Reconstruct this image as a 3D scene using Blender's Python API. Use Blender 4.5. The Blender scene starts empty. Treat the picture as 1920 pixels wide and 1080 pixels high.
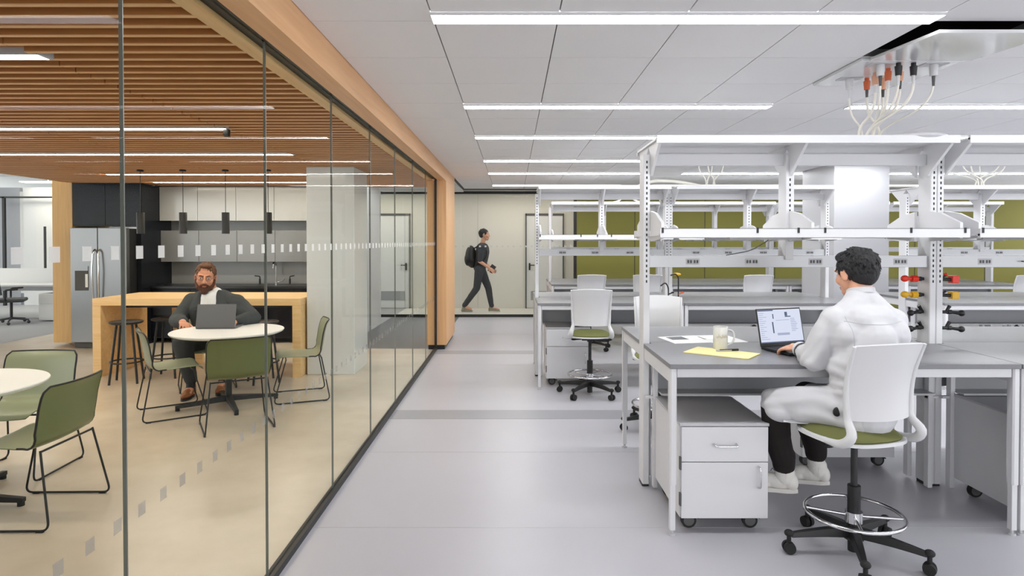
import bpy, math, random
from math import sin, cos, pi, radians as R
from mathutils import Vector, Matrix, Euler, noise
random.seed(7)
SC = bpy.context.scene
COL = SC.collection

# ------------------------------------------------------------ camera, world, exposure
cam = bpy.data.cameras.new('camera'); camo = bpy.data.objects.new('camera', cam); COL.objects.link(camo)
cam.sensor_width = 36; cam.lens = 1173 / 1920 * 36
cam.shift_x = -2 / 1920; cam.shift_y = -69.2 / 1920
cam.clip_start = .02; cam.clip_end = 200
camo.location = (0, 0, 1.62); camo.rotation_euler = (R(90 - .87), 0, 0)
SC.camera = camo
w = bpy.data.worlds.new('world'); SC.world = w; w.use_nodes = True
bg = w.node_tree.nodes['Background']; bg.inputs[0].default_value = (.96, .975, 1, 1); bg.inputs[1].default_value = 1.5
SC.view_settings.view_transform = 'Standard'; SC.view_settings.look = 'None'
SC.view_settings.gamma = 1; SC.view_settings.use_curve_mapping = False; SC.view_settings.exposure = 1.02
SC.cycles.use_denoising = True
SC.cycles.transparent_max_bounces = 32
SC.cycles.max_bounces = 8; SC.cycles.diffuse_bounces = 5; SC.cycles.glossy_bounces = 4
SC.cycles.sample_clamp_indirect = 6
SC.cycles.caustics_reflective = False; SC.cycles.caustics_refractive = False
LAB_E, CAFE_E = 17.0, 21.0          # strength of the linear lamps

# ------------------------------------------------------------ materials
def lin(c):
    return tuple((v / 12.92 if v <= .04045 else ((v + .055) / 1.055) ** 2.4) for v in c)
def hx(h): return lin(tuple(int(h[i:i+2], 16) / 255 for i in (0, 2, 4)))
MATS = {}
def mat(name, h, rough=.5, metal=0., spec=.5, bump=0., bscale=40, stretch=(1, 1, 1), var=0., vscale=4, coat=0., trans=0.):
    if name in MATS: return MATS[name]
    m = bpy.data.materials.new(name); m.use_nodes = True; nt = m.node_tree; b = nt.nodes['Principled BSDF']
    c = hx(h); b.inputs['Base Color'].default_value = (*c, 1); b.inputs['Roughness'].default_value = rough
    b.inputs['Metallic'].default_value = metal; b.inputs['Specular IOR Level'].default_value = spec
    if coat: b.inputs['Coat Weight'].default_value = coat; b.inputs['Coat Roughness'].default_value = .08
    tc = nt.nodes.new('ShaderNodeTexCoord'); mp = nt.nodes.new('ShaderNodeMapping'); mp.inputs['Scale'].default_value = stretch
    nt.links.new(tc.outputs['Object'], mp.inputs[0])
    if var:
        n = nt.nodes.new('ShaderNodeTexNoise'); n.inputs['Scale'].default_value = vscale; n.inputs['Detail'].default_value = 5
        nt.links.new(mp.outputs[0], n.inputs['Vector'])
        r = nt.nodes.new('ShaderNodeValToRGB'); r.color_ramp.elements[0].position = .3; r.color_ramp.elements[1].position = .7
        r.color_ramp.elements[0].color = (*[max(0, v * (1 - var)) for v in c], 1); r.color_ramp.elements[1].color = (*[min(1, v * (1 + var)) for v in c], 1)
        nt.links.new(n.outputs['Fac'], r.inputs[0]); nt.links.new(r.outputs[0], b.inputs['Base Color'])
    if bump:
        n = nt.nodes.new('ShaderNodeTexNoise'); n.inputs['Scale'].default_value = bscale; n.inputs['Detail'].default_value = 3
        nt.links.new(mp.outputs[0], n.inputs['Vector'])
        bp = nt.nodes.new('ShaderNodeBump'); bp.inputs['Strength'].default_value = bump; bp.inputs['Distance'].default_value = .01
        nt.links.new(n.outputs['Fac'], bp.inputs['Height']); nt.links.new(bp.outputs[0], b.inputs['Normal'])
    MATS[name] = m; return m
def emis(name, h, s):
    m = bpy.data.materials.new(name); m.use_nodes = True; nt = m.node_tree; nt.nodes.clear()
    e = nt.nodes.new('ShaderNodeEmission'); o = nt.nodes.new('ShaderNodeOutputMaterial')
    e.inputs[0].default_value = (*hx(h), 1); e.inputs[1].default_value = s; nt.links.new(e.outputs[0], o.inputs[0])
    MATS[name] = m; return m
def glassy(name, tint, ior=1.4, frost=0., alb=.85):
    m = bpy.data.materials.new(name); m.use_nodes = True; nt = m.node_tree; nt.nodes.clear()
    t = nt.nodes.new('ShaderNodeBsdfTransparent'); g = nt.nodes.new('ShaderNodeBsdfGlossy'); f = nt.nodes.new('ShaderNodeLayerWeight'); f.inputs[0].default_value = .5; pw = nt.nodes.new('ShaderNodeMath'); pw.operation = 'POWER'; pw.inputs[1].default_value = ior; ad = nt.nodes.new('ShaderNodeMath'); ad.operation = 'MULTIPLY_ADD'; ad.use_clamp = True; ad.inputs[1].default_value = 1.4; ad.inputs[2].default_value = .006
    x = nt.nodes.new('ShaderNodeMixShader'); o = nt.nodes.new('ShaderNodeOutputMaterial')
    t.inputs[0].default_value = (*hx(tint), 1); g.inputs['Roughness'].default_value = .0; 
    nt.links.new(f.outputs['Facing'], pw.inputs[0]); nt.links.new(pw.outputs[0], ad.inputs[0])
    ge = nt.nodes.new('ShaderNodeNewGeometry'); mu = nt.nodes.new('ShaderNodeMath'); mu.operation = 'SUBTRACT'; mu.inputs[0].default_value = 1
    m2 = nt.nodes.new('ShaderNodeMath'); m2.operation = 'MULTIPLY'
    nt.links.new(ge.outputs['Backfacing'], mu.inputs[1]); nt.links.new(ad.outputs[0], m2.inputs[0]); nt.links.new(mu.outputs[0], m2.inputs[1])
    nt.links.new(m2.outputs[0], x.inputs[0]); nt.links.new(t.outputs[0], x.inputs[1]); nt.links.new(g.outputs[0], x.inputs[2])
    last = x
    if frost:
        d = nt.nodes.new('ShaderNodeBsdfDiffuse'); d.inputs[0].default_value = (alb, alb, alb * .98, 1)
        tl = nt.nodes.new('ShaderNodeBsdfTranslucent'); tl.inputs[0].default_value = (alb, alb, alb * .98, 1)
        dm = nt.nodes.new('ShaderNodeMixShader'); dm.inputs[0].default_value = .4
        nt.links.new(d.outputs[0], dm.inputs[1]); nt.links.new(tl.outputs[0], dm.inputs[2])
        y = nt.nodes.new('ShaderNodeMixShader'); y.inputs[0].default_value = frost
        nt.links.new(x.outputs[0], y.inputs[1]); nt.links.new(dm.outputs[0], y.inputs[2]); last = y
    nt.links.new(last.outputs[0], o.inputs[0]); MATS[name] = m; return m
def wood(name, h1, h2, stretch, rough=.45, scale=3.):
    m = bpy.data.materials.new(name); m.use_nodes = True; nt = m.node_tree; b = nt.nodes['Principled BSDF']
    tc = nt.nodes.new('ShaderNodeTexCoord'); mp = nt.nodes.new('ShaderNodeMapping'); mp.inputs['Scale'].default_value = stretch
    n = nt.nodes.new('ShaderNodeTexNoise'); n.inputs['Scale'].default_value = scale; n.inputs['Detail'].default_value = 6; n.inputs['Distortion'].default_value = .4
    r = nt.nodes.new('ShaderNodeValToRGB'); r.color_ramp.elements[0].position = .32; r.color_ramp.elements[1].position = .68
    r.color_ramp.elements[0].color = (*hx(h1), 1); r.color_ramp.elements[1].color = (*hx(h2), 1)
    nt.links.new(tc.outputs['Object'], mp.inputs[0]); nt.links.new(mp.outputs[0], n.inputs['Vector'])
    nt.links.new(n.outputs['Fac'], r.inputs[0]); nt.links.new(r.outputs[0], b.inputs['Base Color'])
    b.inputs['Roughness'].default_value = rough; MATS[name] = m; return m

mat('white_metal', 'd3d3d5', .38); mat('white_gloss', 'd9dadb', .12, coat=.4); mat('grey_metal', 'b9b9bc', .4)
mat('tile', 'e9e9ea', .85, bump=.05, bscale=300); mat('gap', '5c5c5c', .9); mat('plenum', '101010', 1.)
mat('worktop', '77777a', .33, var=.04, vscale=30); mat('worktop_edge', '55565a', .5)
mat('alu', 'b9babc', .35, .3); mat('panel_grey', '9b9c9f', .45); mat('dark', '1b1c1e', .5); mat('black', '0c0c0d', .45)
mat('black_frame', '191816', .45); mat('chrome', 'd8d8da', .13, 1.); mat('steel', '858585', .28, .9, var=.04, vscale=2, stretch=(1, 1, .1))
mat('olive_wall', '77732f', .7, var=.03, vscale=2); mat('olive_fabric', '6a6c3c', .9, bump=.3, bscale=400)
mat('shell_green', '9ba287', .35, coat=.1); mat('shell_dark_green', '5f6539', .35, coat=.15)
mat('plastic_white', 'd2d2d3', .35); mat('plaster', 'd9d9d8', .7); mat('warm_wall', 'd9d6cd', .7)
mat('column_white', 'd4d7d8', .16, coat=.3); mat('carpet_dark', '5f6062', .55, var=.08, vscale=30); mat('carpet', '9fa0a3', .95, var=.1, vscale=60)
mat('cab_dark', '171a21', .22, spec=.2); mat('cab_grey', 'a9abac', .15, coat=.3); mat('cab_mid', '77797b', .2, coat=.3); mat('niche', '2e3032', .5)
mat('splash', 'a5a6a6', .25); mat('counter_black', '17181a', .3)
mat('red', 'e0301c', .4); mat('yellow', 'e2ae1e', .4); mat('orange', 'd2683c', .5); mat('pale_orange', 'e0a98a', .5)
mat('hose', 'e8e4da', .45); mat('paper', 'f4f4f2', .8); mat('yellow_paper', 'f3e7a4', .8); mat('print', '6e7072', .8)
mat('ceramic', 'd6d6d4', .2, coat=.3); mat('ceramic_spot', 'b5aa97', .4); mat('laptop_grey', '66686c', .35, .5); mat('rubber', '141414', .7)
mat('silicone', '7b7d77', .25, .3); mat('table_white', 'ebebeb', .35)
mat('skin', 'd9a184', .5, var=.05, vscale=30); mat('skin_tan', 'c98d70', .5, var=.05, vscale=30)
mat('coat', 'c9c9cc', .9, bump=.35, bscale=9, stretch=(1, 1, .6)); mat('trousers_black', '17100f', .95, bump=.2, bscale=20)
mat('trousers_grey', '2f3133', .9, bump=.2, bscale=20); mat('jacket', '3d4143', .9, bump=.3, bscale=14); mat('tshirt', 'ededed', .85)
mat('hair_black', '121214', .55, bump=.9, bscale=60, stretch=(3, 3, .6)); mat('hair_brown', '5f3b25', .7, bump=.7, bscale=90); mat('beard', '58321f', .8, bump=.8, bscale=150)
mat('shoe_white', 'd8d5cf', .6); mat('sock', 'd8d5d0', .9, bump=.3, bscale=200); mat('shoe_brown', '8a5028', .5); mat('walker_dark', '3a3b40', .9); mat('walker_shoe', '8d8676', .8)
mat('eye_white', 'eeeeee', .2); mat('iris', '39424a', .2); mat('lips', 'b2705c', .5)
mat('office_chair', '3b3d40', .6); mat('divider', 'd6d7d8', .8); mat('office_panel', 'a7a9b0', .7); mat('duct', 'd9d9d9', .5)
wood('wood_slat', 'ad6d38', 'bb7c45', (.6, 14, 14)); wood('wood_slat_lit', 'dfae7c', 'e8bb8b', (.6, 14, 14)); wood('wood_beam', 'd5a473', 'e0b182', (10, .5, 10)); wood('wood_pale', 'dcb27c', 'e8c48f', (10, .6, 10))  # second wood is slat wood with bounced floor light put into its colour
wood('wood_island', 'e0b87e', 'edca94', (.7, 10, 10)); wood('wood_back', '6d3f20', '7d4a28', (.6, 10, 10)); wood('wood_column', 'd9a878', 'e4b684', (10, 10, .5))
wood('wood_portal', 'dcae6c', 'e6bd7e', (10, 10, .5))
emis('lamp_lab', 'fbfdff', LAB_E); emis('lamp_cafe', 'fff2e0', CAFE_E); emis('lamp_far', 'fff6ea', 8.); emis('screen', 'e2e8fb', .46); emis('screen_ui', '66718c', .42); emis('screen_line', 'b4bcd8', .44)
glassy('glass', 'fafcfa', 11); glassy('glass_back', 'fafbfa', 12); glassy('film', 'ffffff', 16, .62); glassy('film_shaded', 'ffffff', 16, .33, .36)  # last film is the same film with weaker light put into its tone

def floor_mat():
    m = mat('lab_floor', 'b3b2b8', .32, bump=.03, bscale=120, var=.02, vscale=1.5); return m
floor_mat(); mat('lab_band', '96969b', .35)
def concrete():
    m = bpy.data.materials.new('concrete'); m.use_nodes = True; nt = m.node_tree; b = nt.nodes['Principled BSDF']
    tc = nt.nodes.new('ShaderNodeTexCoord'); n = nt.nodes.new('ShaderNodeTexNoise'); n.inputs['Scale'].default_value = .9; n.inputs['Detail'].default_value = 9; n.inputs['Roughness'].default_value = .62
    r = nt.nodes.new('ShaderNodeValToRGB'); r.color_ramp.elements[0].position = .3; r.color_ramp.elements[1].position = .72
    r.color_ramp.elements[0].color = (*hx('c0b19d'), 1); r.color_ramp.elements[1].color = (*hx('d9ccbb'), 1)
    nt.links.new(tc.outputs['Object'], n.inputs['Vector']); nt.links.new(n.outputs['Fac'], r.inputs[0]); nt.links.new(r.outputs[0], b.inputs['Base Color'])
    b.inputs['Roughness'].default_value = .26; MATS['concrete'] = m
concrete()
M = MATS

# ------------------------------------------------------------ mesh helper
class MB:
    def __init__(s): s.v = []; s.f = []
    def add(s, vs, fs):
        k = len(s.v); s.v += [tuple(p) for p in vs]; s.f += [tuple(i + k for i in f) for f in fs]; return s
    def box(s, x0, x1, y0, y1, z0, z1):
        v = [(x, y, z) for z in (z0, z1) for y in (y0, y1) for x in (x0, x1)]
        return s.add(v, [(0, 2, 3, 1), (4, 5, 7, 6), (0, 1, 5, 4), (2, 6, 7, 3), (0, 4, 6, 2), (1, 3, 7, 5)])
    def obox(s, c, half, rot):          # oriented box
        v = [Vector(c) + rot @ Vector((x * half[0], y * half[1], z * half[2])) for z in (-1, 1) for y in (-1, 1) for x in (-1, 1)]
        return s.add(v, [(0, 2, 3, 1), (4, 5, 7, 6), (0, 1, 5, 4), (2, 6, 7, 3), (0, 4, 6, 2), (1, 3, 7, 5)])
    def prism(s, poly, a, b, axis='x'):  # polygon extruded along an axis
        n = len(poly)
        def P(u, v, t): return {'x': (t, u, v), 'y': (u, t, v), 'z': (u, v, t)}[axis]
        vs = [P(u, v, a) for u, v in poly] + [P(u, v, b) for u, v in poly]
        fs = [tuple(range(n))[::-1], tuple(range(n, 2 * n))] + [(i, (i + 1) % n, n + (i + 1) % n, n + i) for i in range(n)]
        return s.add(vs, fs)
    def cyl(s, p0, p1, r0, r1=None, seg=16, cap=True):
        r1 = r0 if r1 is None else r1; p0 = Vector(p0); p1 = Vector(p1); d = (p1 - p0).normalized()
        u = d.orthogonal().normalized(); w_ = d.cross(u); vs = []
        for p, r in ((p0, r0), (p1, r1)):
            for i in range(seg): a = 2 * pi * i / seg; vs.append(p + (u * cos(a) + w_ * sin(a)) * r)
        fs = [(i, (i + 1) % seg, seg + (i + 1) % seg, seg + i) for i in range(seg)]
        if cap: fs += [tuple(range(seg))[::-1], tuple(range(seg, 2 * seg))]
        return s.add(vs, fs)
    def tube(s, pts, r, seg=10, closed=False, fillet=0., rx=None):
        pts = [Vector(p) for p in pts]
        if fillet: pts = round_path(pts, fillet, closed)
        n = len(pts); vs = []; fs = []; prev = None
        for i, p in enumerate(pts):
            a = pts[(i - 1) % n] if (closed or i > 0) else p; b = pts[(i + 1) % n] if (closed or i < n - 1) else p
            t = (b - a).normalized()
            u = t.orthogonal().normalized() if prev is None else (prev - t * prev.dot(t)).normalized()
            prev = u; w_ = t.cross(u); rr = r[i] if isinstance(r, (list, tuple)) else r
            for k in range(seg): q = 2 * pi * k / seg; vs.append(p + (u * cos(q) + w_ * sin(q)) * rr)
        m = n if closed else n - 1
        for i in range(m):
            j = (i + 1) % n
            for k in range(seg): l = (k + 1) % seg; fs.append((i * seg + k, i * seg + l, j * seg + l, j * seg + k))
        if not closed: fs += [tuple(range(seg))[::-1], tuple((n - 1) * seg + k for k in range(seg))]
        return s.add(vs, fs)
    def lathe(s, prof, c=(0, 0, 0), seg=32):   # (r, z) profile about z
        n = len(prof); vs = []; fs = []
        for k in range(seg):
            a = 2 * pi * k / seg
            for r, z in prof: vs.append((c[0] + r * cos(a), c[1] + r * sin(a), c[2] + z))
        for k in range(seg):
            l = (k + 1) % seg
            for i in range(n - 1): fs.append((k * n + i, l * n + i, l * n + i + 1, k * n + i + 1))
        return s.add(vs, fs)
    def ell(s, c, r, rot=None, seg=16, rings=10):
        rot = rot or Matrix.Identity(3); c = Vector(c)
        r = (r, r, r) if not hasattr(r, '__len__') else r
        vs = [c + rot @ Vector((0, 0, r[2]))]
        for i in range(1, rings):
            t = pi * i / rings
            for k in range(seg): a = 2 * pi * k / seg; vs.append(c + rot @ Vector((r[0] * sin(t) * cos(a), r[1] * sin(t) * sin(a), r[2] * cos(t))))
        vs.append(c + rot @ Vector((0, 0, -r[2]))); fs = [(0, 1 + k, 1 + (k + 1) % seg) for k in range(seg)]
        for i in range(rings - 2):
            for k in range(seg): a = 1 + i * seg; l = (k + 1) % seg; fs.append((a + k, a + seg + k, a + seg + l, a + l))
        e = len(vs) - 1; a = 1 + (rings - 2) * seg
        fs += [(a + k, e, a + (k + 1) % seg) for k in range(seg)]
        return s.add(vs, fs)
    def cap(s, p0, p1, r0, r1=None, seg=14):
        r1 = r0 if r1 is None else r1
        s.cyl(p0, p1, r0, r1, seg); s.ell(p0, r0, seg=seg, rings=8); s.ell(p1, r1, seg=seg, rings=8); return s
    def chain(s, pts, rs):
        for i in range(len(pts) - 1): s.cap(pts[i], pts[i + 1], rs[i], rs[i + 1])
        return s
    def grid(s, fn, nu, nv, thick=0.):       # surface fn(u,v) in 0..1 with thickness
        P = [[Vector(fn(i / nu, j / nv)) for j in range(nv + 1)] for i in range(nu + 1)]
        vs = [p for row in P for p in row]; W = nv + 1
        q = [(i * W + j, (i + 1) * W + j, (i + 1) * W + j + 1, i * W + j + 1) for i in range(nu) for j in range(nv)]
        if not thick: return s.add(vs, q)
        N = []
        for i in range(nu + 1):
            for j in range(nv + 1):
                a = P[min(i + 1, nu)][j] - P[max(i - 1, 0)][j]; b = P[i][min(j + 1, nv)] - P[i][max(j - 1, 0)]
                N.append(a.cross(b).normalized())
        k = len(vs); vs2 = [p - n * thick for p, n in zip(vs, N)]
        fs = q + [tuple(k + i for i in f[::-1]) for f in q]
        bd = [i * W for i in range(nu + 1)] + [nu * W + j for j in range(1, nv + 1)] + [i * W + nv for i in range(nu - 1, -1, -1)] + [j for j in range(nv - 1, 0, -1)]
        m = len(bd)
        for i in range(m): a, b = bd[i], bd[(i + 1) % m]; fs.append((b, a, a + k, b + k))
        return s.add(vs + vs2, fs)
    def xf(s, mtx):
        s.v = [tuple(mtx @ Vector(p)) for p in s.v]; return s
    def build(s, name, m, parent=None, bevel=0., smooth=None, sub=0, loc=None):
        me = bpy.data.meshes.new(name); me.from_pydata(s.v, [], s.f); me.update()
        import bmesh
        b = bmesh.new(); b.from_mesh(me); bmesh.ops.recalc_face_normals(b, faces=b.faces); b.to_mesh(me); b.free()
        if smooth:
            me.polygons.foreach_set('use_smooth', [True] * len(me.polygons)); me.set_sharp_from_angle(angle=R(smooth))
        me.materials.append(M[m] if isinstance(m, str) else m)
        o = bpy.data.objects.new(name, me); COL.objects.link(o)
        if parent: o.parent = parent
        if loc: o.location = loc
        if bevel:
            md = o.modifiers.new('bevel', 'BEVEL'); md.width = bevel; md.segments = 2; md.limit_method = 'ANGLE'; md.angle_limit = R(40)
        if sub: md = o.modifiers.new('sub', 'SUBSURF'); md.levels = sub; md.render_levels = sub
        return o
def round_path(pts, rad, closed=False):
    out = []; n = len(pts)
    for i, p in enumerate(pts):
        if not closed and i in (0, n - 1): out.append(p); continue
        a = pts[(i - 1) % n] - p; b = pts[(i + 1) % n] - p
        r = min(rad, a.length * .45, b.length * .45); A = p + a.normalized() * r; B = p + b.normalized() * r
        for k in range(6): t = k / 5; out.append((1 - t) ** 2 * A + 2 * t * (1 - t) * p + t * t * B)
    return out
def root(name, loc, label, cat, group=None, rz=0.):
    o = bpy.data.objects.new(name, None); COL.objects.link(o); o.location = loc; o.rotation_euler = (0, 0, rz)
    o.empty_display_size = .1
    return tag(o, label, cat, group)
def tag(o, label, cat, group=None, kind=None):
    if label: o['label'] = label
    if cat: o['category'] = cat
    if group: o['group'] = group
    if kind: o['kind'] = kind
    return o
def st(o, label=None):
    o['kind'] = 'structure'
    if label: o['label'] = label
    return o
def kids(o): return [c for c in ALLK.get(o, [])] if False else list(o.children)
def copy_tree(o, loc=None, rz=None, label=None, parent=None):
    c = o.copy(); COL.objects.link(c)
    if parent: c.parent = parent
    for ch in list(o.children): copy_tree(ch, parent=c)
    if loc is not None: c.location = loc
    if rz is not None: c.rotation_euler = (0, 0, rz)
    if label: c['label'] = label
    return c
def B(*a): return MB().box(*a)

# ------------------------------------------------------------ large structure
ZC = 2.706   # lab ceiling
ZW = 2.53    # underside of slats, beam
GX = -1.16   # glass wall plane
st(B(GX, 11.5, -4, 13.4, -.1, 0).build('floor', 'lab_floor'), 'pale grey sheet floor of the laboratory')
st(B(GX + .03, 3.2, 5.69, 5.99, 0, .0015).build('floor_band', 'lab_band'), 'darker grey inlaid band crossing the laboratory floor')
st(B(GX + .03, .3, 9.0, 9.27, 0, .0015).build('floor_band', 'lab_band'), 'second darker grey band further down the aisle')
sm = MB()
for y in (3.52, 4.79, 8.2, 10.9): sm.box(GX + .03, 11, y, y + .006, 0, .0012)
st(sm.build('floor_seam', 'alu'), 'fine welded seams in the laboratory floor')
st(B(-8.1, GX, -4, 9.45, -.1, 0).build('floor_cafe', 'concrete'), 'polished beige concrete floor of the cafe')
st(B(-8.1, -2.6, 9.45, 11.2, -.1, 0).build('floor_cafe', 'concrete'), 'concrete floor under the kitchen units')
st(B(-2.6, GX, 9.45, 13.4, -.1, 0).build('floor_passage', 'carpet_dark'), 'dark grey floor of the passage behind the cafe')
st(B(-18, -8.1, -4, 22, -.1, 0).build('floor_office', 'carpet'), 'grey carpet of the open office')
st(B(-8.1, -2.6, 11.2, 22, -.1, 0).build('floor_office', 'carpet'), 'grey carpet behind the kitchen')
st(B(-2.6, 3.5, 13.4, 15.3, -.1, -.001).build('floor_corridor', 'warm_wall'), 'pale corridor floor beyond the far glass')
# lab ceiling: tiles with open joints over a dark backing
t = MB(); xs = [-.39 + .61 * k for k in range(-1, 20)]; ys = [3.10 + .61 * k for k in range(-8, 17)]
for i in range(len(xs) - 1):
    for j in range(len(ys) - 1):
        x0, x1, y0, y1 = xs[i], xs[i+1], ys[j], ys[j+1]
        if abs(x0 - 2.05) < .01 and abs(y0 - 3.10) < .01: continue
        g = .0032; t.box(max(x0 + g, -1.0), min(x1 - g, 11.4), y0 + g, min(y1 - g, 13.38), ZC, ZC + .02)
st(t.build('ceiling', 'tile'), 'white suspended tile ceiling over the laboratory')
bk = MB(); bk.box(-1.1, 2.05, -2, 13.4, ZC + .008, ZC + .05); bk.box(2.66, 11.4, -2, 13.4, ZC + .008, ZC + .05)
bk.box(2.05, 2.66, -2, 3.10, ZC + .008, ZC + .05); bk.box(2.05, 2.66, 3.71, 13.4, ZC + .008, ZC + .05)
st(bk.build('ceiling_grid', 'gap'), 'grey grid between the ceiling tiles')
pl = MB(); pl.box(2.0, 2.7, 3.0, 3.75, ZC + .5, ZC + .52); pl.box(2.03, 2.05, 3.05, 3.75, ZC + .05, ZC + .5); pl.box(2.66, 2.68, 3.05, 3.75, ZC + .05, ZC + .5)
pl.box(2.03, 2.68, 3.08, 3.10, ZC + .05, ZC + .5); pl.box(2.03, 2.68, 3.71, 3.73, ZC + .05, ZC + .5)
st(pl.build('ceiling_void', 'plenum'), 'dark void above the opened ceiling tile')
# walls
st(B(1.35, 11.5, 13.4, 13.6, 0, 2.9).build('wall_back', 'olive_wall'), 'olive green wall at the far end of the laboratory')
s = MB()
for x in (1.35, 2.6, 4.1, 5.6, 7.1, 8.6, 10.1): s.box(x, x + .012, 13.396, 13.4, 0, 2.7)
st(s.build('trim_1', 'black_frame'), 'thin dark joints in the olive wall')
st(B(11.4, 11.6, -4, 13.6, 0, .9).build('wall_right', 'plaster'), 'low right wall of the laboratory, left open above for fill light')  # out of view; upper part left off so world light fills the room
st(B(-9.5, 3.5, 15.2, 15.35, 0, 2.9).build('wall_corridor', 'warm_wall'), 'pale wall of the corridor beyond the far glass')
st(B(3.4, 3.5, 13.6, 15.2, 0, 2.9).build('wall_corridor_end', 'warm_wall'), 'end wall of the corridor')
st(B(-6, 3.5, 13.6, 15.3, 2.75, 2.8).build('ceiling_corridor', 'plaster'), 'white corridor ceiling')
st(B(-2.8, GX + .1, 10.7, 13.4, 2.68, 2.72).build('ceiling_passage', 'plaster'), 'white passage ceiling')
s = MB()
for x in (-.86, 1.0): s.box(x, x + .008, 15.194, 15.2, 0, 2.75)
st(s.build('trim_2', 'alu'), 'joints between the corridor wall panels')
def door(n, x0, x1, hs, lab):
    d = st(B(x0, x1, 15.15, 15.199, .01, 2.25).build('door_%d' % n, 'plaster'), lab)
    B(x0 + .1, x1 - .1, 15.14, 15.15, .2, .42).build('grille', 'panel_grey', d)
    f = MB(); f.box(x0 - .03, x0, 15.13, 15.199, 0, 2.3); f.box(x1, x1 + .03, 15.13, 15.199, 0, 2.3); f.box(x0 - .03, x1 + .03, 15.13, 15.199, 2.25, 2.3)
    f.build('door_frame', 'gap', d)
    h = MB(); hxp = x1 - .07 if hs else x0 + .07
    h.box(hxp - .02, hxp + .02, 15.125, 15.15, .93, 1.1); h.cyl((hxp, 15.14, 1.05), (hxp, 15.09, 1.05), .012); h.cyl((hxp, 15.09, 1.05), (hxp + (-.12 if hs else .12), 15.09, 1.05), .011)
    h.build('door_handle', 'dark', d)
door(1, -3.34, -2.52, 1, 'white corridor door seen through the cafe glass')
door(2, .33, 1.2, 0, 'white corridor door beside the walking person')
# far glass partition
fr = MB(); fr.box(-3.6, 1.35, 13.40, 13.46, 0, .055); fr.box(-3.6, 1.35, 13.40, 13.46, 2.64, 2.70); fr.box(1.30, 1.35, 13.40, 13.46, .055, 2.64)
st(fr.build('trim_3', 'black_frame'), 'black frame of the far glass partition')
for i, x in enumerate((-3.6, -2.36, -1.12, .11)):
    p = st(B(x + .004, x + 1.236 if i < 3 else 1.30, 13.425, 13.435, .055, 2.64).build('window_%d' % (11 + i), 'glass_back'), 'clear pane of the far glass partition')
    dd = MB()
    for k in range(10): dd.box(x + .03 + k * .12, x + .07 + k * .12, 13.421, 13.424, 1.50, 1.535)
    dd.build('film_dots', 'film', p)
# timber beam over the glass
st(MB().prism([(-1.115, ZW), (-1.0, ZW), (-1.0, ZC + .02), (-1.115, ZC + .02)], -3, 10.7, 'y').build('trim_4', 'wood_beam'), 'long timber beam above the glass wall, laboratory side')
st(B(-1.285, -1.207, -3, 9.4, ZW - .002, ZC).build('trim_5', 'wood_pale'), 'pale timber edge board above the glass wall, cafe side')
st(B(-1.207, -1.115, -3, 9.35, ZW + .02, ZC).build('trim_6', 'black_frame'), 'black head channel of the glass wall')
s = MB(); s.box(GX - .02, GX + .025, -3, 9.35, 0, .035); s.box(GX - .02, GX + .02, 9.335, 9.35, .035, ZW + .02)
st(s.build('trim_7', 'black_frame'), 'black floor channel and end post of the glass wall')
st(B(-1.285, -1.0, 9.36, 10.7, .07, ZW).build('trim_8', 'wood_column'), 'timber end pier closing the glass wall')
st(B(-1.27, -1.03, 9.39, 10.66, 0, .07).build('baseboard_pier', 'black'), 'black recessed foot of the timber pier')
# glass wall panes
gy = [.79 - 1.07, .79 + 1e-9] + [.79 + 1.07 * k for k in range(1, 9)]
for i in range(9):
    y0, y1 = gy[i] + .004, gy[i + 1] - .004
    if i == 8: y1 = 9.335
    p = st(B(GX - .006, GX + .006, y0, y1, .035, ZW + .02).build('window_%d' % (i + 1), 'glass'), 'tall frameless glass pane of the cafe wall')
    B(GX - .006, GX + .006, y1 + .002, y1 + .006, .035, ZW + .02).build('glass_joint', 'silicone', p)
    dd = MB(); de = MB(); k0 = math.ceil((y0 - 1.436) / .1193 - .3)
    for k in range(k0, k0 + 12):
        yy = 1.436 + .1193 * k
        if yy < y0 or yy + .038 > y1: continue
        dd.box(GX + .0065, GX + .0075, yy, yy + .036, 1.567, 1.607); de.box(GX + .0065, GX + .0075, yy, yy + .036, .77, .81)
    dd.build('film_squares', 'film', p); de.build('lower_film_squares', 'film_shaded', p)  # lower row is the same film, colour darkened where less light falls
# slatted timber ceiling
s = MB(); s2 = MB(); cuts = [-1.285, -2.35, -3.92, -5.49, -6.83]
cl_y = [3.09, 5.06, 6.55, 8.5, 9.6]
k = 0; y = -2.025
while y < 10.5:
    for a in range(4):
        x1, x0 = cuts[a] - .004, cuts[a + 1] + .004
        if a in (1, 2) and any(abs(y + .01 - c) < .07 for c in cl_y): continue
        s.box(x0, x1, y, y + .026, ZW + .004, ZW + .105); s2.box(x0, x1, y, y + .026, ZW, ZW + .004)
    y += .12
cs = st(s.build('ceiling_slats', 'wood_slat'), 'slatted timber ceiling of the cafe'); s2.build('slat_lit_bottoms', 'wood_slat_lit', cs)  # pale undersides, darker faces: light and shade painted into the slat colours
st(B(-6.83, -1.285, -2.1, 10.6, ZW + .12, ZW + .15).build('ceiling_board', 'wood_back'), 'brown backing above the timber slats')
st(B(-6.87, -6.832, -2.1, 9.7, ZW, ZW + .4).build('trim_9', 'wood_portal'), 'timber edge of the cafe ceiling toward the office')
st(B(-7.14, -6.832, 9.7, 10.6, .05, ZW + .4).build('trim_10', 'wood_portal'), 'timber portal pier left of the refrigerator')
st(B(-8.1, -1.2, -2.2, -2.1, 0, 2.9).build('wall_cafe_light_block', 'cab_mid'), 'unseen rear wall added to block light from the cafe')  # added out of view to keep world light off the slat faces
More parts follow.
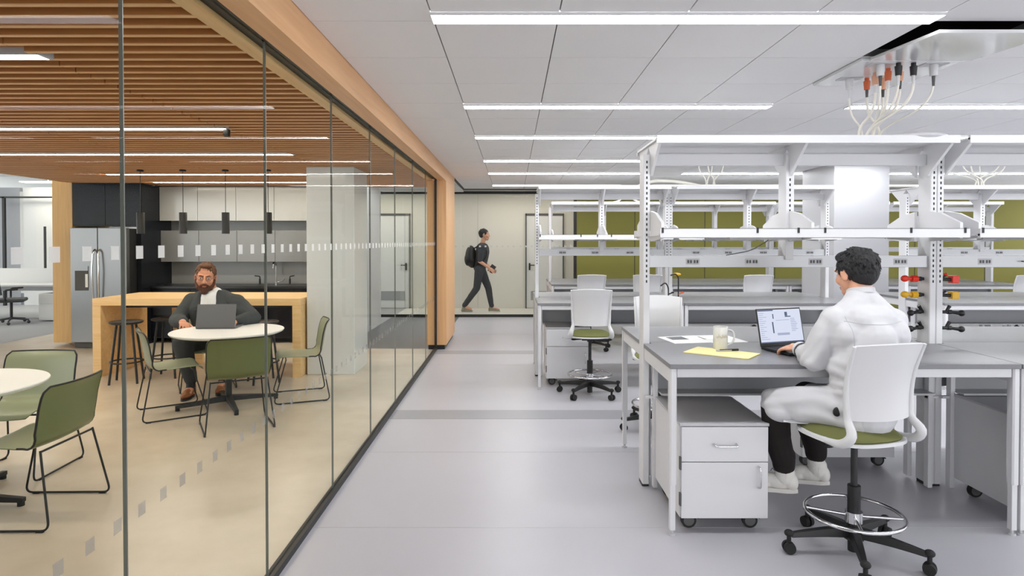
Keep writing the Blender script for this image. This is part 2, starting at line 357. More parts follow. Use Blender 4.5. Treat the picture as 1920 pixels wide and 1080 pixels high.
# cafe column
st(B(-2.51, -1.93, 7.6, 8.28, 0, ZW - .003).build('wall_column', 'column_white', bevel=.006), 'glossy white square column in the cafe')
st(B(4.47, 5.24, 8.72, 9.68, 0, ZC - .002).build('wall_column', 'grey_metal', bevel=.006), 'white square column between the laboratory benches')
# office shell
st(B(-18, -8.1, 21, 21.2, 0, 3.6).build('wall_office', 'plaster'), 'far wall of the open office')
st(B(-8.1, -2.6, 12.2, 12.3, 0, 3.6).build('wall_office_side', 'plaster'), 'wall behind the kitchen')
st(B(-18, -6.9, -2, 21, 3.45, 3.5).build('ceiling_office', 'plaster'), 'high white ceiling of the open office')
# ------------------------------------------------------------ lamps in the ceilings
cols3 = [(-.39, 2.05, 'over the aisle end of the benches'), (2.68, 5.1, 'over the middle of the benches'), (5.72, 8.14, 'over the right end of the benches')]
ords = ['nearest', 'second', 'third', 'fourth', 'fifth', 'farthest']
for i, y in enumerate((3.04, 5.02, 6.50, 8.41, 9.95, 12.05)):
    for x0, x1, wh in cols3:
        r = root('ceiling_light', ((x0 + x1) / 2, y, ZC), f'long white ceiling light {wh}, {ords[i]} row', 'ceiling light', 'linear lights in the laboratory ceiling')
        h = (x1 - x0) / 2
        B(-h, h, -.06, .06, -.012, -.002).build('diffuser', 'lamp_lab', r)
        f = MB(); f.box(-h, h, -.066, -.06, -.014, -.001); f.box(-h, h, .06, .066, -.014, -.001); f.box(-h - .005, -h, -.066, .066, -.014, -.001); f.box(h, h + .005, -.066, .066, -.014, -.001)
        f.build('trim_frame', 'white_metal', r)
for i, (y, x0, x1) in enumerate(((3.09, -5.6, -2.31), (5.06, -5.6, -2.31), (6.55, -5.6, -2.31), (8.5, -5.5, -2.3), (9.6, -5.5, -2.3))):
    r = root('ceiling_light', ((x0 + x1) / 2, y, ZW), f'warm linear light set in the timber slats, {["nearest", "second", "third", "fourth", "farthest"][i]} row from the viewer', 'ceiling light', 'linear lights in the timber ceiling')
    h = (x1 - x0) / 2
    B(-h, h, -.04, .04, -.004, .03).build('diffuser', 'lamp_cafe', r)
    f = MB(); f.box(-h - .01, h + .01, -.05, -.04, -.004, .06); f.box(-h - .01, h + .01, .04, .05, -.004, .06); f.box(h, h + .02, -.05, .05, -.004, .06)
    f.build('trim_frame', 'grey_metal', r); B(-h - .01, h + .01, -.085, .085, .031, .10).build('housing', 'wood_slat', r)
    if i == 1: B(h - .02, h + .02, -.02, .02, -.06, -.006).build('sensor', 'dark', r)
for k, x in enumerate((-3.0, .4)):
    r = root('ceiling_light', (x, 14.3, 2.745), ['warm corridor ceiling light left, behind the far glass', 'warm corridor ceiling light right, behind the far glass'][k], 'ceiling light', 'corridor lights')
    B(-1.2, 1.2, -.08, .08, -.02, 0).build('diffuser', 'lamp_far', r)
for k, (x, y) in enumerate(((-12, 12), (-10.5, 15.5))):
    r = root('ceiling_light', (x, y, 3.1), ['white office ceiling light, nearer one', 'white office ceiling light, farther one'][k], 'ceiling light', 'office lights')
    B(-1.6, 1.6, -.15, .15, -.02, 0).build('diffuser', 'lamp_far', r)
    c = MB(); c.cyl((-1, 0, 0), (-1, 0, .35), .01); c.build('cable', 'duct', r); c = MB(); c.cyl((1, 0, 0), (1, 0, .35), .01); c.build('cable', 'duct', r)

# ------------------------------------------------------------ laboratory benches
BH = .95
def bench(x0, yc, w, side, label, group, D=.765, legs=(1, 1)):
    """side 0: front half, sitting edge toward the viewer; 1: rear half"""
    r = root('lab_bench', (x0 if side == 0 else x0 + w, yc, 0), label, 'lab bench', group, 0 if side == 0 else pi)
    n = .055
    poly = [(0.002, -D), (w - .002, -D), (w - .002, -.07), (w - n, -.07), (w - n, -.004), (n, -.004), (n, -.07), (.002, -.07)]
    MB().prism(poly, BH - .026, BH, 'z').build('worktop', 'worktop', r, bevel=.002)
    f = MB(); f.box(.045, w - .045, -D + .015, -D + .045, BH - .075, BH - .028)
    f.build('front_rail', 'white_metal', r, bevel=.002)
    for sx in (0, 1):
        if not legs[sx]: continue
        xx = 0.0 if sx == 0 else w - .046
        m = MB(); m.prism([(xx + .004, -D + .012), (xx + .012, -D + .004), (xx + .034, -D + .004), (xx + .042, -D + .012), (xx + .042, -D + .05), (xx + .004, -D + .05)], .285, BH - .027, 'z')
        m.build('leg', 'white_metal', r)
        l = MB(); l.box(xx + .008, xx + .038, -D + .012, -D + .046, .03, .285); lo = l.build('leg_extension', 'white_metal', r, bevel=.003)
        q = MB(); q.cyl((xx + .023, -D + .03, 0), (xx + .023, -D + .03, .012), .02); q.cyl((xx + .023, -D + .03, .012), (xx + .023, -D + .03, .032), .009); q.build('foot', 'grey_metal', lo)
        B(xx + .006, xx + .036, -D + .05, -.075, BH - .105, BH - .028).build('side_rail', 'white_metal', r, bevel=.002)
        if 1:
            p = MB(); p.box(xx + (.055 if sx == 0 else -.04), xx + (.085 if sx == 0 else -.01), -.13, -.085, .02, BH - .028); p.build('rear_leg', 'white_metal', r, bevel=.003)
            B(xx + .01 if sx == 0 else xx - .04, xx + .085 if sx == 0 else xx + .03, -.12, -.09, .60, .615).build('brace', 'white_metal', r)
    B(.09, w - .09, -.075, -.06, .64, BH - .03).build('modesty_panel', 'panel_grey', r)
    B(.09, w - .09, -.20, -.076, .64, .652).build('cable_tray', 'grey_metal', r)
    return r
def frame(x0, yc, w, label, group, mids=1, detail=1, hang=0, ztop=2.25, top=(1, 1)):
    r = root('shelf_frame', (x0, yc, 0), label, 'shelf frame', group)
    zt = ztop; ups = [0, w - .043]
    for x in ups:
        u = MB(); u.prism([(x, -.06), (x + .004, -.065), (x + .039, -.065), (x + .043, -.06), (x + .043, .06), (x + .039, .065), (x + .004, .065), (x, .06)], .02, zt - .06, 'z')
        uo = u.build('upright', 'white_metal', r)
        B(x - .0 , x + .043, -.05, .05, 0, .02).build('foot', 'dark', uo)
        sl = MB(); z = 1.35
        while z < zt - .1:
            if detail: sl.box(x + .017, x + .026, -.0662, -.0648, z, z + .017)
            z += .034
        if detail: sl.build('slots', 'black', uo)
    ms = [w / 2] if mids else []
    for x in ms:
        u = MB(); u.box(x - .027, x + .027, -.06, .06, 1.50, zt - .06); uo = u.build('upright', 'white_metal', r, bevel=.003)
        if detail:
            sl = MB(); z = 1.78
            while z < zt - .1: sl.box(x - .005, x + .004, -.0612, -.0595, z, z + .017); z += .034
            sl.build('slots', 'black', uo)
    # gussets and brackets
    t_ = .006
    for x in [.051, w - .06] + ms:
        for sg in (-1, 1):
            MB().prism([(sg * .062, 1.82), (sg * .20, 1.80), (sg * .37, 1.735), (sg * .37, 1.64), (sg * .062, 1.62)], x - t_, x + t_ + .006, 'x').build('shelf_bracket', 'white_metal', r)
            MB().prism([(sg * .062, zt - .20), (sg * .16, zt - .12), (sg * .30, zt - .012), (sg * .30, zt), (sg * .0, zt - .0), (sg * .062, zt - .06)] , x - t_, x + t_ + .006, 'x').build('top_bracket', 'white_metal', r)
    B(.043, w - .043, -.025, .025, zt - .125, zt - .05).build('header_beam', 'white_metal', r, bevel=.003)
    s = MB(); s.box(.03, w - .03, -.31, .31, zt, zt + .012); s.box(.03, w - .03, -.315, -.295, zt - .022, zt + .025); s.box(.03, w - .03, .295, .315, zt - .022, zt + .025)
    s.build('top_shelf', 'white_metal', r)
    for sg in (-1, 1):
        ys = sorted((sg * .075, sg * .40)); s = MB(); s.box(.03, w - .03, ys[0], ys[1], 1.655, 1.668)
        yl = sorted((sg * .385, sg * .405)); s.box(.03, w - .03, yl[0], yl[1], 1.645, 1.698)
        so = s.build('lower_shelf', 'white_metal', r)
        lt = MB(); lt.box(.5, .95, *sorted((sg * .2, sg * .26)), 1.632, 1.654); lt.build('task_light', 'grey_metal', so)
        if detail and sg < 0:
            c = MB()
            for x in (.045, w * .32, w * .5 - .1, w * .5 + .06, w * .8, w - .06): c.box(x - .006, x + .006, -.409, -.403, 1.672, 1.704)
            c.box(.04, w - .04, -.4065, -.4045, 1.698, 1.7); c.build('clips', 'dark', so)
    pr = B(.043, w - .043, -.045, .045, 1.45, 1.527).build('power_rail', 'alu', r, bevel=.002)
    for x in (.33, .72, 1.14, 1.7):
        if x > w - .1: continue
        for sg in (-1, 1):
            yo = sg * .0462
            o = B(x - .045, x + .045, min(yo, sg * .044), max(yo, sg * .044), 1.468, 1.508).build('outlet', 'grey_metal', pr)
            q = MB()
            for k in (-.03, -.012, .012, .03):
                q.box(x + k - .006, x + k + .006, *sorted((yo, yo + sg * .001)), 1.478, 1.498)
            q.build('socket', 'gap', o)
    return r
gA, gB, gC = 'benches of the nearest row', 'benches of the second row', 'benches of the far row'
fA, fB, fC = 'shelf frames of the nearest row', 'shelf frames of the second row', 'shelf frames of the far row'
YA, YB, YC_ = 4.17, 7.56, 10.56
bench(.855, YA, 1.925, 0, 'grey-topped white lab bench with the open laptop and mug on it', gA)
bench(.855, YA, 1.925, 1, 'lab bench back to back behind the laptop bench', gA)
bench(2.782, YA, 1.925, 0, 'lab bench at the right edge, right of the valve post', gA)
bench(2.782, YA, 1.925, 1, 'rear lab bench behind the valve post, nearest row right', gA)
F1 = frame(.855, YA, 1.925, 'white slotted shelf frame above the laptop bench', fA)
F2 = frame(2.782, YA, 1.925, 'white shelf frame right of the seated man, carrying red and yellow valves', fA)
u = [(.265, 1.60, 'left end of the second row'), (1.867, 1.92, 'middle of the second row, left of the square column')]
for i, (x, w_, wh) in enumerate(u):
    bench(x, YB, w_, 0, ['lab bench with the empty drafting chair before it', 'second-row lab bench seen behind the laptop'][i], gB)
    bench(x, YB, w_, 1, 'rear lab bench, ' + wh, gB); frame(x, YB, w_, 'white shelf frame, ' + wh, fB)
for i, x in enumerate((4.70, 6.56)):
    wh = ['second row just right of the square column', 'right end of the second row'][i]
    bench(x, YB, 1.855, 0, 'lab bench, ' + wh, gB); bench(x, YB, 1.855, 1, 'rear lab bench, ' + wh, gB); frame(x, YB, 1.855, 'white shelf frame, ' + wh, fB)
for i in range(4):
    x = .6 + 1.866 * i; wh = ['left end of the far row', 'far row, second bay from the left', 'far row, third bay from the left', 'right end of the far row'][i]
    bench(x, YC_, 1.866, 0, 'lab bench, ' + wh, gC); bench(x, YC_, 1.866, 1, 'rear lab bench, ' + wh, gC); frame(x, YC_, 1.866, 'white shelf frame, ' + wh, fC, detail=0)

# valves on the frame right of the man
def valve(par, z, colr, kind, side):
    x = 0 if side < 0 else .043
    v = MB(); yy = .0 if side < 0 else -.02
    v.cyl((x, yy, z), (x + side * .012, yy, z), .024, .02); v.cyl((x, yy, z), (x + side * .085, yy, z), .011); v.cyl((x + side * .06, yy, z), (x + side * .085, yy, z), .015)
    vo = v.build('service_valve', 'dark', par, smooth=35)
    k = MB()
    if kind == 'knob':
        k.cyl((x + side * .085, yy, z), (x + side * .125, yy, z), .023, .025, 6); k.cyl((x + side * .125, yy, z), (x + side * .15, yy, z), .012, .010, 10); k.ell((x + side * .168, yy, z + .002), (.028, .018, .022))
        k.build('valve_handle', colr, vo, bevel=.003)
    else:
        k.cyl((x + side * .07, yy, z), (x + side * .125, yy - .02, z - .006), .008, .012); k.ell((x + side * .14, yy - .02, z - .006), .021); k.cyl((x + side * .05, yy, z), (x + side * .075, yy, z + .04), .008, .012)
        k.build('valve_handle', 'black', vo, smooth=40)
for z, c, kd in ((1.372, 'red', 'knob'), (1.266, 'yellow', 'knob'), (1.153, 'black', 'lever'), (1.047, 'black', 'lever')):
    valve(F2, z, c, kd, -1)
for z, c, kd in ((1.372, 'red', 'r'), (1.266, 'yellow', 'r'), (1.153, 'black', 'lever'), (1.047, 'black', 'lever')):
    if kd == 'lever': valve(F2, z, c, kd, 1)
    else:
        v = MB(); v.cyl((.043, -.02, z), (.12, -.02, z - .004), .011); v.cyl((.06, -.02, z), (.09, -.02, z + .025), .007); vo = v.build('service_valve', 'dark', F2, smooth=35)
        k = MB(); k.box(.12, .165, -.045, .005, z - .026, z + .022); 
        if c == 'red': k.ell((.09, -.02, z + .032), (.014, .01, .009))
        k.build('valve_handle', c, vo, bevel=.004)
# taps on the second row uprights
for i, (x, y, c) in enumerate(((1.92, YB - .30, 'orange'), (1.80, YB - .32, 'dark'))):
    t_ = root('bench_tap', (x, y, BH), ['black gooseneck tap with orange tip on the second-row bench', 'small black tap left of the orange-tipped tap'][i], 'tap', 'taps on the second row')
    m = MB(); m.cyl((0, 0, 0), (0, 0, .02), .02); m.tube([(0, 0, 0), (0, 0, .14 + .12 * (i == 0)), (-.04, -.02, .2 + .1 * (i == 0)), (-.1, -.04, .16 + .12 * (i == 0))], .008, fillet=.04); m.build('spout', 'dark', t_, smooth=40)
    k = MB(); k.cyl((.0, 0, .06), (.05, 0, .08), .008); k.ell((.05, 0, .08), (.018, .012, .01)); k.build('lever', 'black' if i else 'orange', t_)
    if i == 0: MB().ell((-.02, 0, .29), (.05, .02, .018)).build('cap', 'yellow', t_, smooth=60)
# cable under the shelf
MB().tube([(1.62, 3.95, 1.64), (1.62, 4.0, 1.62), (1.55, 4.08, 1.56), (1.42, 4.1, 1.535), (1.40, 4.11, 1.53)], .003, fillet=.05).build('power_cable', 'gap')
bpy.data.objects['power_cable']; tag(bpy.data.objects['power_cable'], 'thin grey cable hanging from the shelf light to the power rail', 'cable')
c2 = MB().tube([(3.50, 4.0, 1.63), (3.52, 4.05, 1.55), (3.46, 4.1, 1.49), (3.34, 4.105, 1.49)], .004, fillet=.06).build('power_cable', 'gap'); tag(c2, 'thin cable curving from the right-hand shelf down to an outlet', 'cable')

# ceiling service panel, its dropped tile and hoses
p = root('ceiling_service_panel', (2.355, 3.99, ZC), 'glossy ceiling panel holding the hose fittings', 'ceiling panel')
B(-.3, .3, -.28, .31, -.02, -.003).build('plate', 'white_gloss', p, bevel=.002)
tl = MB(); tl.obox((0, 0, 0), (.298, .30, .008), Euler((R(3.5), 0, 0)).to_matrix()); t2 = tl.build('ceiling_tile', 'white_gloss', None, loc=(2.40, 3.40, ZC - .03)); tag(t2, 'opened ceiling tile hanging below the dark void', 'ceiling tile')
def hoses(cx, cy, ztop, n, zland, spread, gl, col_tips=True, seed=1, land=(0, 0)):
    rnd = random.Random(seed)
    for k in range(n):
        fx, fy = gl[k] if gl else (cx + (k / (n - 1) - .5) * spread, cy + rnd.uniform(-.1, .1))
        tip = ['grey_metal', 'orange', 'pale_orange', 'grey_metal', 'orange', 'pale_orange', 'dark', 'pale_orange', 'dark', 'grey_metal'][k % 10] if col_tips else 'white_metal'
        lab = 'ceiling hose'
        h = root('supply_hose', (fx, fy, ztop), None, 'hose', 'hoses of the %s' % land[2])
        m = MB(); L = .06
        if tip == 'grey_metal': 
            m.cyl((0, 0, 0), (0, 0, -.07), .024, .021); pl_ = MB(); pl_.box(-.07, .07, -.04, .04, -.004, 0); pl_.build('mount_plate', 'alu', h); L = .07
        else: m.cyl((0, 0, -.02), (0, 0, -.075), .021, .017); m.cyl((0, 0, 0), (0, 0, -.02), .014); L = .075
        m.build('fitting', tip if tip != 'grey_metal' else 'white_metal', h, smooth=40)
        m = MB(); m.cyl((0, 0, -L), (0, 0, -L - .06), .010, .007); m.build('ferrule', 'gap' if k % 2 else 'white_metal', h, smooth=40)
        lx, ly = land[0] - fx + rnd.uniform(-.05, .05) + (.06 if k % 2 else -.02), land[1] - fy + rnd.uniform(-.02, .02); dz = zland - ztop
        a = Vector((0, 0, -L - .05)); e = Vector((lx, ly, dz))
        pts = []
        sag = dz * (.62 + .1 * rnd.random())
        ctr = [a, Vector((lx * .03, ly * .05, -L + dz * .62)), Vector((lx * 1.05, ly * 1.0, sag * .85)), e]
        for i in range(17):
            t = i / 16; pts.append((1 - t) ** 3 * ctr[0] + 3 * (1 - t) ** 2 * t * ctr[1] + 3 * (1 - t) * t * t * ctr[2] + t ** 3 * ctr[3])
        m = MB(); m.tube(pts, .0085 if k % 3 else .0065, seg=8); m.build('tube', 'hose', h, smooth=60)
        h['label'] = land[3][k]
fit = [(2.20, 4.11), (2.31, 4.10), (2.29, 3.97), (2.21, 3.78), (2.31, 3.87), (2.415, 4.10), (2.30, 3.75), (2.39, 3.88), (2.39, 3.75), (2.53, 3.78)]
labs = ['hose from the leftmost square ceiling plate, nearest row', 'hose with an orange fitting, second from the left at the ceiling panel', 'hose with a small peach fitting behind the orange one', 'hose from the square plate left of centre on the ceiling panel',
        'hose under the largest orange fitting in the middle of the panel', 'hose with a peach fitting at the middle of the bundle', 'hose from the left black-printed fitting', 'hose with a peach fitting right of the black-printed one',
        'hose from the right black-printed fitting', 'hose looping from the rightmost square ceiling plate']
hoses(0, 0, ZC - .02, 10, 2.263, .5, fit, seed=3, land=(2.33, 4.10, 'nearest row', labs))
for (cx, cy, nm, n, wh) in ((2.35, 7.5, 'second row', 4, 'over the middle bench of the second row'), (5.5, 7.45, 'second row right', 6, 'over the second row right of the column')):
    od = ['leftmost', 'second from left', 'third from left', 'fourth from left', 'fifth from left', 'rightmost']
    hoses(cx, cy, ZC - .003, n, 2.263, .30 if n == 4 else .8, None, col_tips=False, seed=n, land=(cx + .02, cy, nm, [f'white hose {wh}, {od[i if i < n - 1 else 5]} of its bundle' for i in range(n)]))
d = MB(); d.lathe([(0, 0), (.20, 0), (.215, .012), (.20, .028), (0, .035)], seg=40); o = d.build('round_tray', 'white_metal', None, smooth=50, loc=(2.56, 4.05, 2.263)); tag(o, 'flat white round tray lying on the top shelf beneath the hoses', 'tray')
d = MB(); d.tube([(-.4, 0, .02), (-.2, .05, .10), (.1, 0, .08), (.35, -.05, .02)], .02, fillet=.1); o = d.build('cable_loop', 'hose', None, smooth=60, loc=(1.9, 7.55, 2.262)); tag(o, 'white hose coil lying on the second-row top shelf', 'hose')
d = MB(); d.tube([(-.25, 0, .0), (-.15, 0, .02), (0, 0, .14), (.12, 0, .03), (.25, 0, .0)], .014, fillet=.08); o = d.build('cable_loop', 'hose', None, smooth=60, loc=(1.9, 10.4, 2.27)); tag(o, 'looped white hose on the far-row top shelf', 'hose')

# mobile pedestals
def caster(m, x, y, z0=.085, r=.042):
    m.cyl((x, y - .014, r), (x, y + .014, r), r, seg=20)
def pedestal(loc, w, d, h, label, rz=0., det=True):
    r = root('mobile_pedestal', loc, label, 'cabinet', 'mobile cabinets under the benches', rz)
    z0 = .088
    B(0, w, .018, d, z0, h - .016).build('body', 'white_metal', r, bevel=.002)
    B(-.004, w + .004, 0, d + .002, h - .016, h).build('top_panel', 'worktop' if 0 else 'grey_metal', r, bevel=.002)
    dr = B(.006, w - .002, 0, .018, h - .212, h - .02).build('drawer', 'white_metal', r, bevel=.002)
    dd = B(.006, w - .002, 0, .018, z0, h - .217).build('door', 'white_metal', r, bevel=.002)
    hz = h - .12
    m = MB(); m.tube([(w / 2 - .06, 0, hz + .008), (w / 2 - .06, -.03, hz + .006), (w / 2 - .045, -.032, hz), (w / 2 + .06, -.032, hz), (w / 2 + .065, -.03, hz + .004), (w / 2 + .065, 0, hz + .008)], .0045, fillet=.008); m.build('drawer_handle', 'chrome', dr, smooth=60)
    m = MB(); xh = w - .055; m.tube([(xh, 0, z0 + .29), (xh, -.032, z0 + .285), (xh, -.032, z0 + .18), (xh, 0, z0 + .17)], .005, fillet=.012); m.build('door_handle', 'chrome', dd, smooth=60)
    for zz in (z0 + .07, z0 + .27):
        m = MB(); m.box(-.003, .006, -.004, .02, zz, zz + .07); m.build('hinge', 'gap', dd)
    for x in (.07, w - .07):
        for y in (.09, d - .09):
            m = MB(); caster(m, x, y); m.box(x - .02, x + .02, y - .02, y + .02, .07, z0); m.cyl((x + .03, y, .06), (x + .06, y, .05), .005, seg=8); c = m.build('caster', 'rubber', r, smooth=40)
            k = MB(); k.cyl((x, y - .0155, .042), (x, y + .0155, .042), .030, seg=20); k.build('hub', 'gap', c, smooth=40)
    return r
pedestal((.925, 3.44, 0), .487, .62, .615, 'white mobile cabinet with drawer and door under the laptop bench')
pedestal((2.862, 3.46, 0), .487, .58, .635, 'mobile cabinet in shade at the right edge of the picture')
pedestal((2.05, 4.42, 0), .66, .45, .52, 'white mobile cabinet on casters behind the seated man')
pedestal((.37, 6.98, 0), .49, .5, .66, 'grey mobile cabinet under the left end of the second row')
pedestal((3.5, 4.42, 0), .49, .45, .60, 'white mobile cabinet behind the valve post bench')

# drafting chairs
def smooth_path(pts, rr, k=4):
    P, Rr = [], []; n = len(pts)
    for i in range(n - 1):
        p0, p1, p2, p3 = pts[max(i - 1, 0)], pts[i], pts[i + 1], pts[min(i + 2, n - 1)]
        for j in range(k):
            t = j / k; P.append(.5 * ((2 * p1) + (p2 - p0) * t + (2 * p0 - 5 * p1 + 4 * p2 - p3) * t * t + (3 * p1 - p0 - 3 * p2 + p3) * t ** 3)); Rr.append(rr[i] * (1 - t) + rr[i + 1] * t)
    return P + [pts[-1]], Rr + [rr[-1]]
def drafting_chair(label, seat_z=.66):
    r = root('drafting_chair', (0, 0, 0), label, 'chair', 'white drafting chairs')
    # base
    hub = MB(); hub.cyl((0, 0, .085), (0, 0, .15), .05, .036, 20); hub.cyl((0, 0, .02), (0, 0, .09), .028, seg=16); hub.build('base_hub', 'black', r, smooth=40)
    for k in range(5):
        a = 2 * pi * k / 5 + .35; ux, uy = cos(a), sin(a)
        leg = MB()
        n = 8
        def fn(u, v, ux=ux, uy=uy):
            return (0, 0, 0)
        secs = []
        for i in range(n + 1):
            t = i / n; rr = .03 + .29 * t; hw = .03 - .014 * t; zt_ = .145 - .035 * t ** 1.5; th = .05 - .025 * t
            for sx, sz in ((-1, 0), (1, 0), (.7, 1), (-.7, 1)):
                zz = zt_ - th if sz == 0 else zt_
                secs.append((ux * rr - uy * hw * sx, uy * rr + ux * hw * sx, zz))
        fs = [(4 * i + j, 4 * i + (j + 1) % 4, 4 * i + 4 + (j + 1) % 4, 4 * i + 4 + j) for i in range(n) for j in range(4)] + [(3, 2, 1, 0), (4 * n, 4 * n + 1, 4 * n + 2, 4 * n + 3)]
        leg.add(secs, fs); leg.box(0, 0, 0, 0, 0, 0) if 0 else None
        lo = leg.build('base_leg', 'black', r, bevel=.004)
        cx, cy = ux * .33, uy * .33
        c = MB(); tx, ty = -uy, ux
        for s_ in (-1, 1): c.cyl((cx + tx * .006 * s_, cy + ty * .006 * s_, .031), (cx + tx * .026 * s_, cy + ty * .026 * s_, .031), .031, .028, seg=20)
        c.cyl((cx, cy, .03), (cx, cy, .115), .011); c.ell((cx, cy, .105), (.024, .024, .018)); c.build('caster', 'rubber', r, smooth=40)
    g = MB(); g.cyl((0, 0, .15), (0, 0, .36), .031, seg=20); g.cyl((0, 0, .17), (0, 0, .20), .038, .036, seg=20); go = g.build('gas_column', 'black', r, smooth=40)
    g = MB(); g.cyl((0, 0, .35), (0, 0, seat_z - .05), .0165, seg=16); g.build('piston', 'dark', go, smooth=40)
    fr_ = MB(); zr = .215
    fr_.tube([(.232 * cos(2 * pi * k / 48), .232 * sin(2 * pi * k / 48), zr) for k in range(48)], .0095, closed=True)
    fr_.cyl((0, 0, zr - .045), (0, 0, zr + .01), .042, seg=24)
    for k in range(4): a = pi / 4 + k * pi / 2 + .2; fr_.cyl((.035 * cos(a), .035 * sin(a), zr - .012), (.232 * cos(a), .232 * sin(a), zr), .008)
    fr_.build('foot_ring', 'chrome', r, smooth=50)
    m = MB(); m.box(-.09, .09, -.10, .07, seat_z - .075, seat_z - .045); m.cyl((0, 0, seat_z - .1), (0, 0, seat_z - .05), .03); m.cyl((.05, -.03, seat_z - .07), (.19, -.05, seat_z - .072), .009); m.ell((.2, -.05, seat_z - .072), (.03, .018, .011)); m.cyl((-.05, .0, seat_z - .07), (-.16, -.02, seat_z - .075), .009); m.ell((-.17, -.02, seat_z - .075), (.03, .018, .011))
    m.build('mechanism', 'black', r, smooth=35)
    # seat shell (forward is +y)
    def outline(t, s=1.):
        a = 2 * pi * t; ca, sa = cos(a), sin(a); p = 2.8
        rx = (abs(ca) ** p + abs(sa) ** p) ** (-1 / p)
        return ca * rx * .232 * s, sa * rx * .225 * s + .03
    def shell(u, v, zo=0., s=1., dome=0.):
        x, y = outline(v, s * u); dish = .018 * u * u + (-.02 * max(0, (y - .17) / .1) ** 2)
        return (x, y, seat_z + zo + dish - dome * u ** 6 if not dome else seat_z + zo + .016 * u * u * 0 + dome * (1 - u ** 7) + (-.015 * max(0, (y - .17) / .1) ** 2))
    m = MB(); m.grid(lambda u, v: shell(.02 + .98 * u, v, -.045), 6, 40, .016); m.build('seat_shell', 'plastic_white', r, smooth=50)
    m = MB(); m.grid(lambda u, v: shell(.02 + .98 * u, v, -.022, .93, .035), 8, 40, .02); m.build('seat_pad', 'olive_fabric', r, smooth=50)
    # backrest
    def back(u, v):
        x = (u - .5) * 2; hw = .180 + .02 * v
        curve = .055 * x * x
        z = seat_z + .09 + .37 * v + .012 * (1 - x * x) * (v > .9)
        lean = -.215 - .06 * v + .03 * sin(v * pi)
        return (x * hw, lean + curve, z)
    m = MB(); m.grid(back, 18, 16, .012)
    bo = m.build('backrest', 'plastic_white', r, smooth=60, bevel=0)
    # rim frame, J shaped arms joining back to seat
    for sg in (-1, 1):
        u0 = .5 + .5 * sg; pts = [Vector(back(u0, v / 6)) for v in range(6, -1, -1)]
        pts = [p_ + Vector((sg * .006, 0, 0)) for p_ in pts]
        pts += [Vector((sg * .205, -.205, seat_z + .03)), Vector((sg * .214, -.16, seat_z - .02)), Vector((sg * .214, -.06, seat_z - .035)), Vector((sg * .205, .14, seat_z - .035))]
        m = MB(); rr = [.008, .010, .011, .012, .013, .015, .018, .024, .024, .016, .010]
        pts, rr = smooth_path(pts, rr[:len(pts)]); m.tube(pts, rr, seg=12)
        m.build('arm', 'plastic_white', r, smooth=60)
    return r
ch = drafting_chair('white drafting chair with olive seat under the man in the lab coat')
ch.location = (1.765, 3.22, 0); ch.rotation_euler = (0, 0, R(14)); MAN_CHAIR = ch
copy_tree(ch, (.815, 6.62, 0), R(-3), 'empty white drafting chair facing the second-row bench')
copy_tree(ch, (1.27, 5.40, 0), R(172), 'white drafting chair at the rear side of the laptop bench row')
copy_tree(ch, (1.15, 9.42, 0), R(3), 'white chair back showing at the left of the far row')
copy_tree(ch, (3.62, 9.38, 0), R(-4), 'white chair back between shelf posts, left of the square column, far row')
copy_tree(ch, (7.55, 9.36, 0), R(4), 'white chair back behind the valves at right, far row')
copy_tree(ch, (2.02, 9.45, 0), R(-8), 'white chair at the far row behind the laptop bench end post')

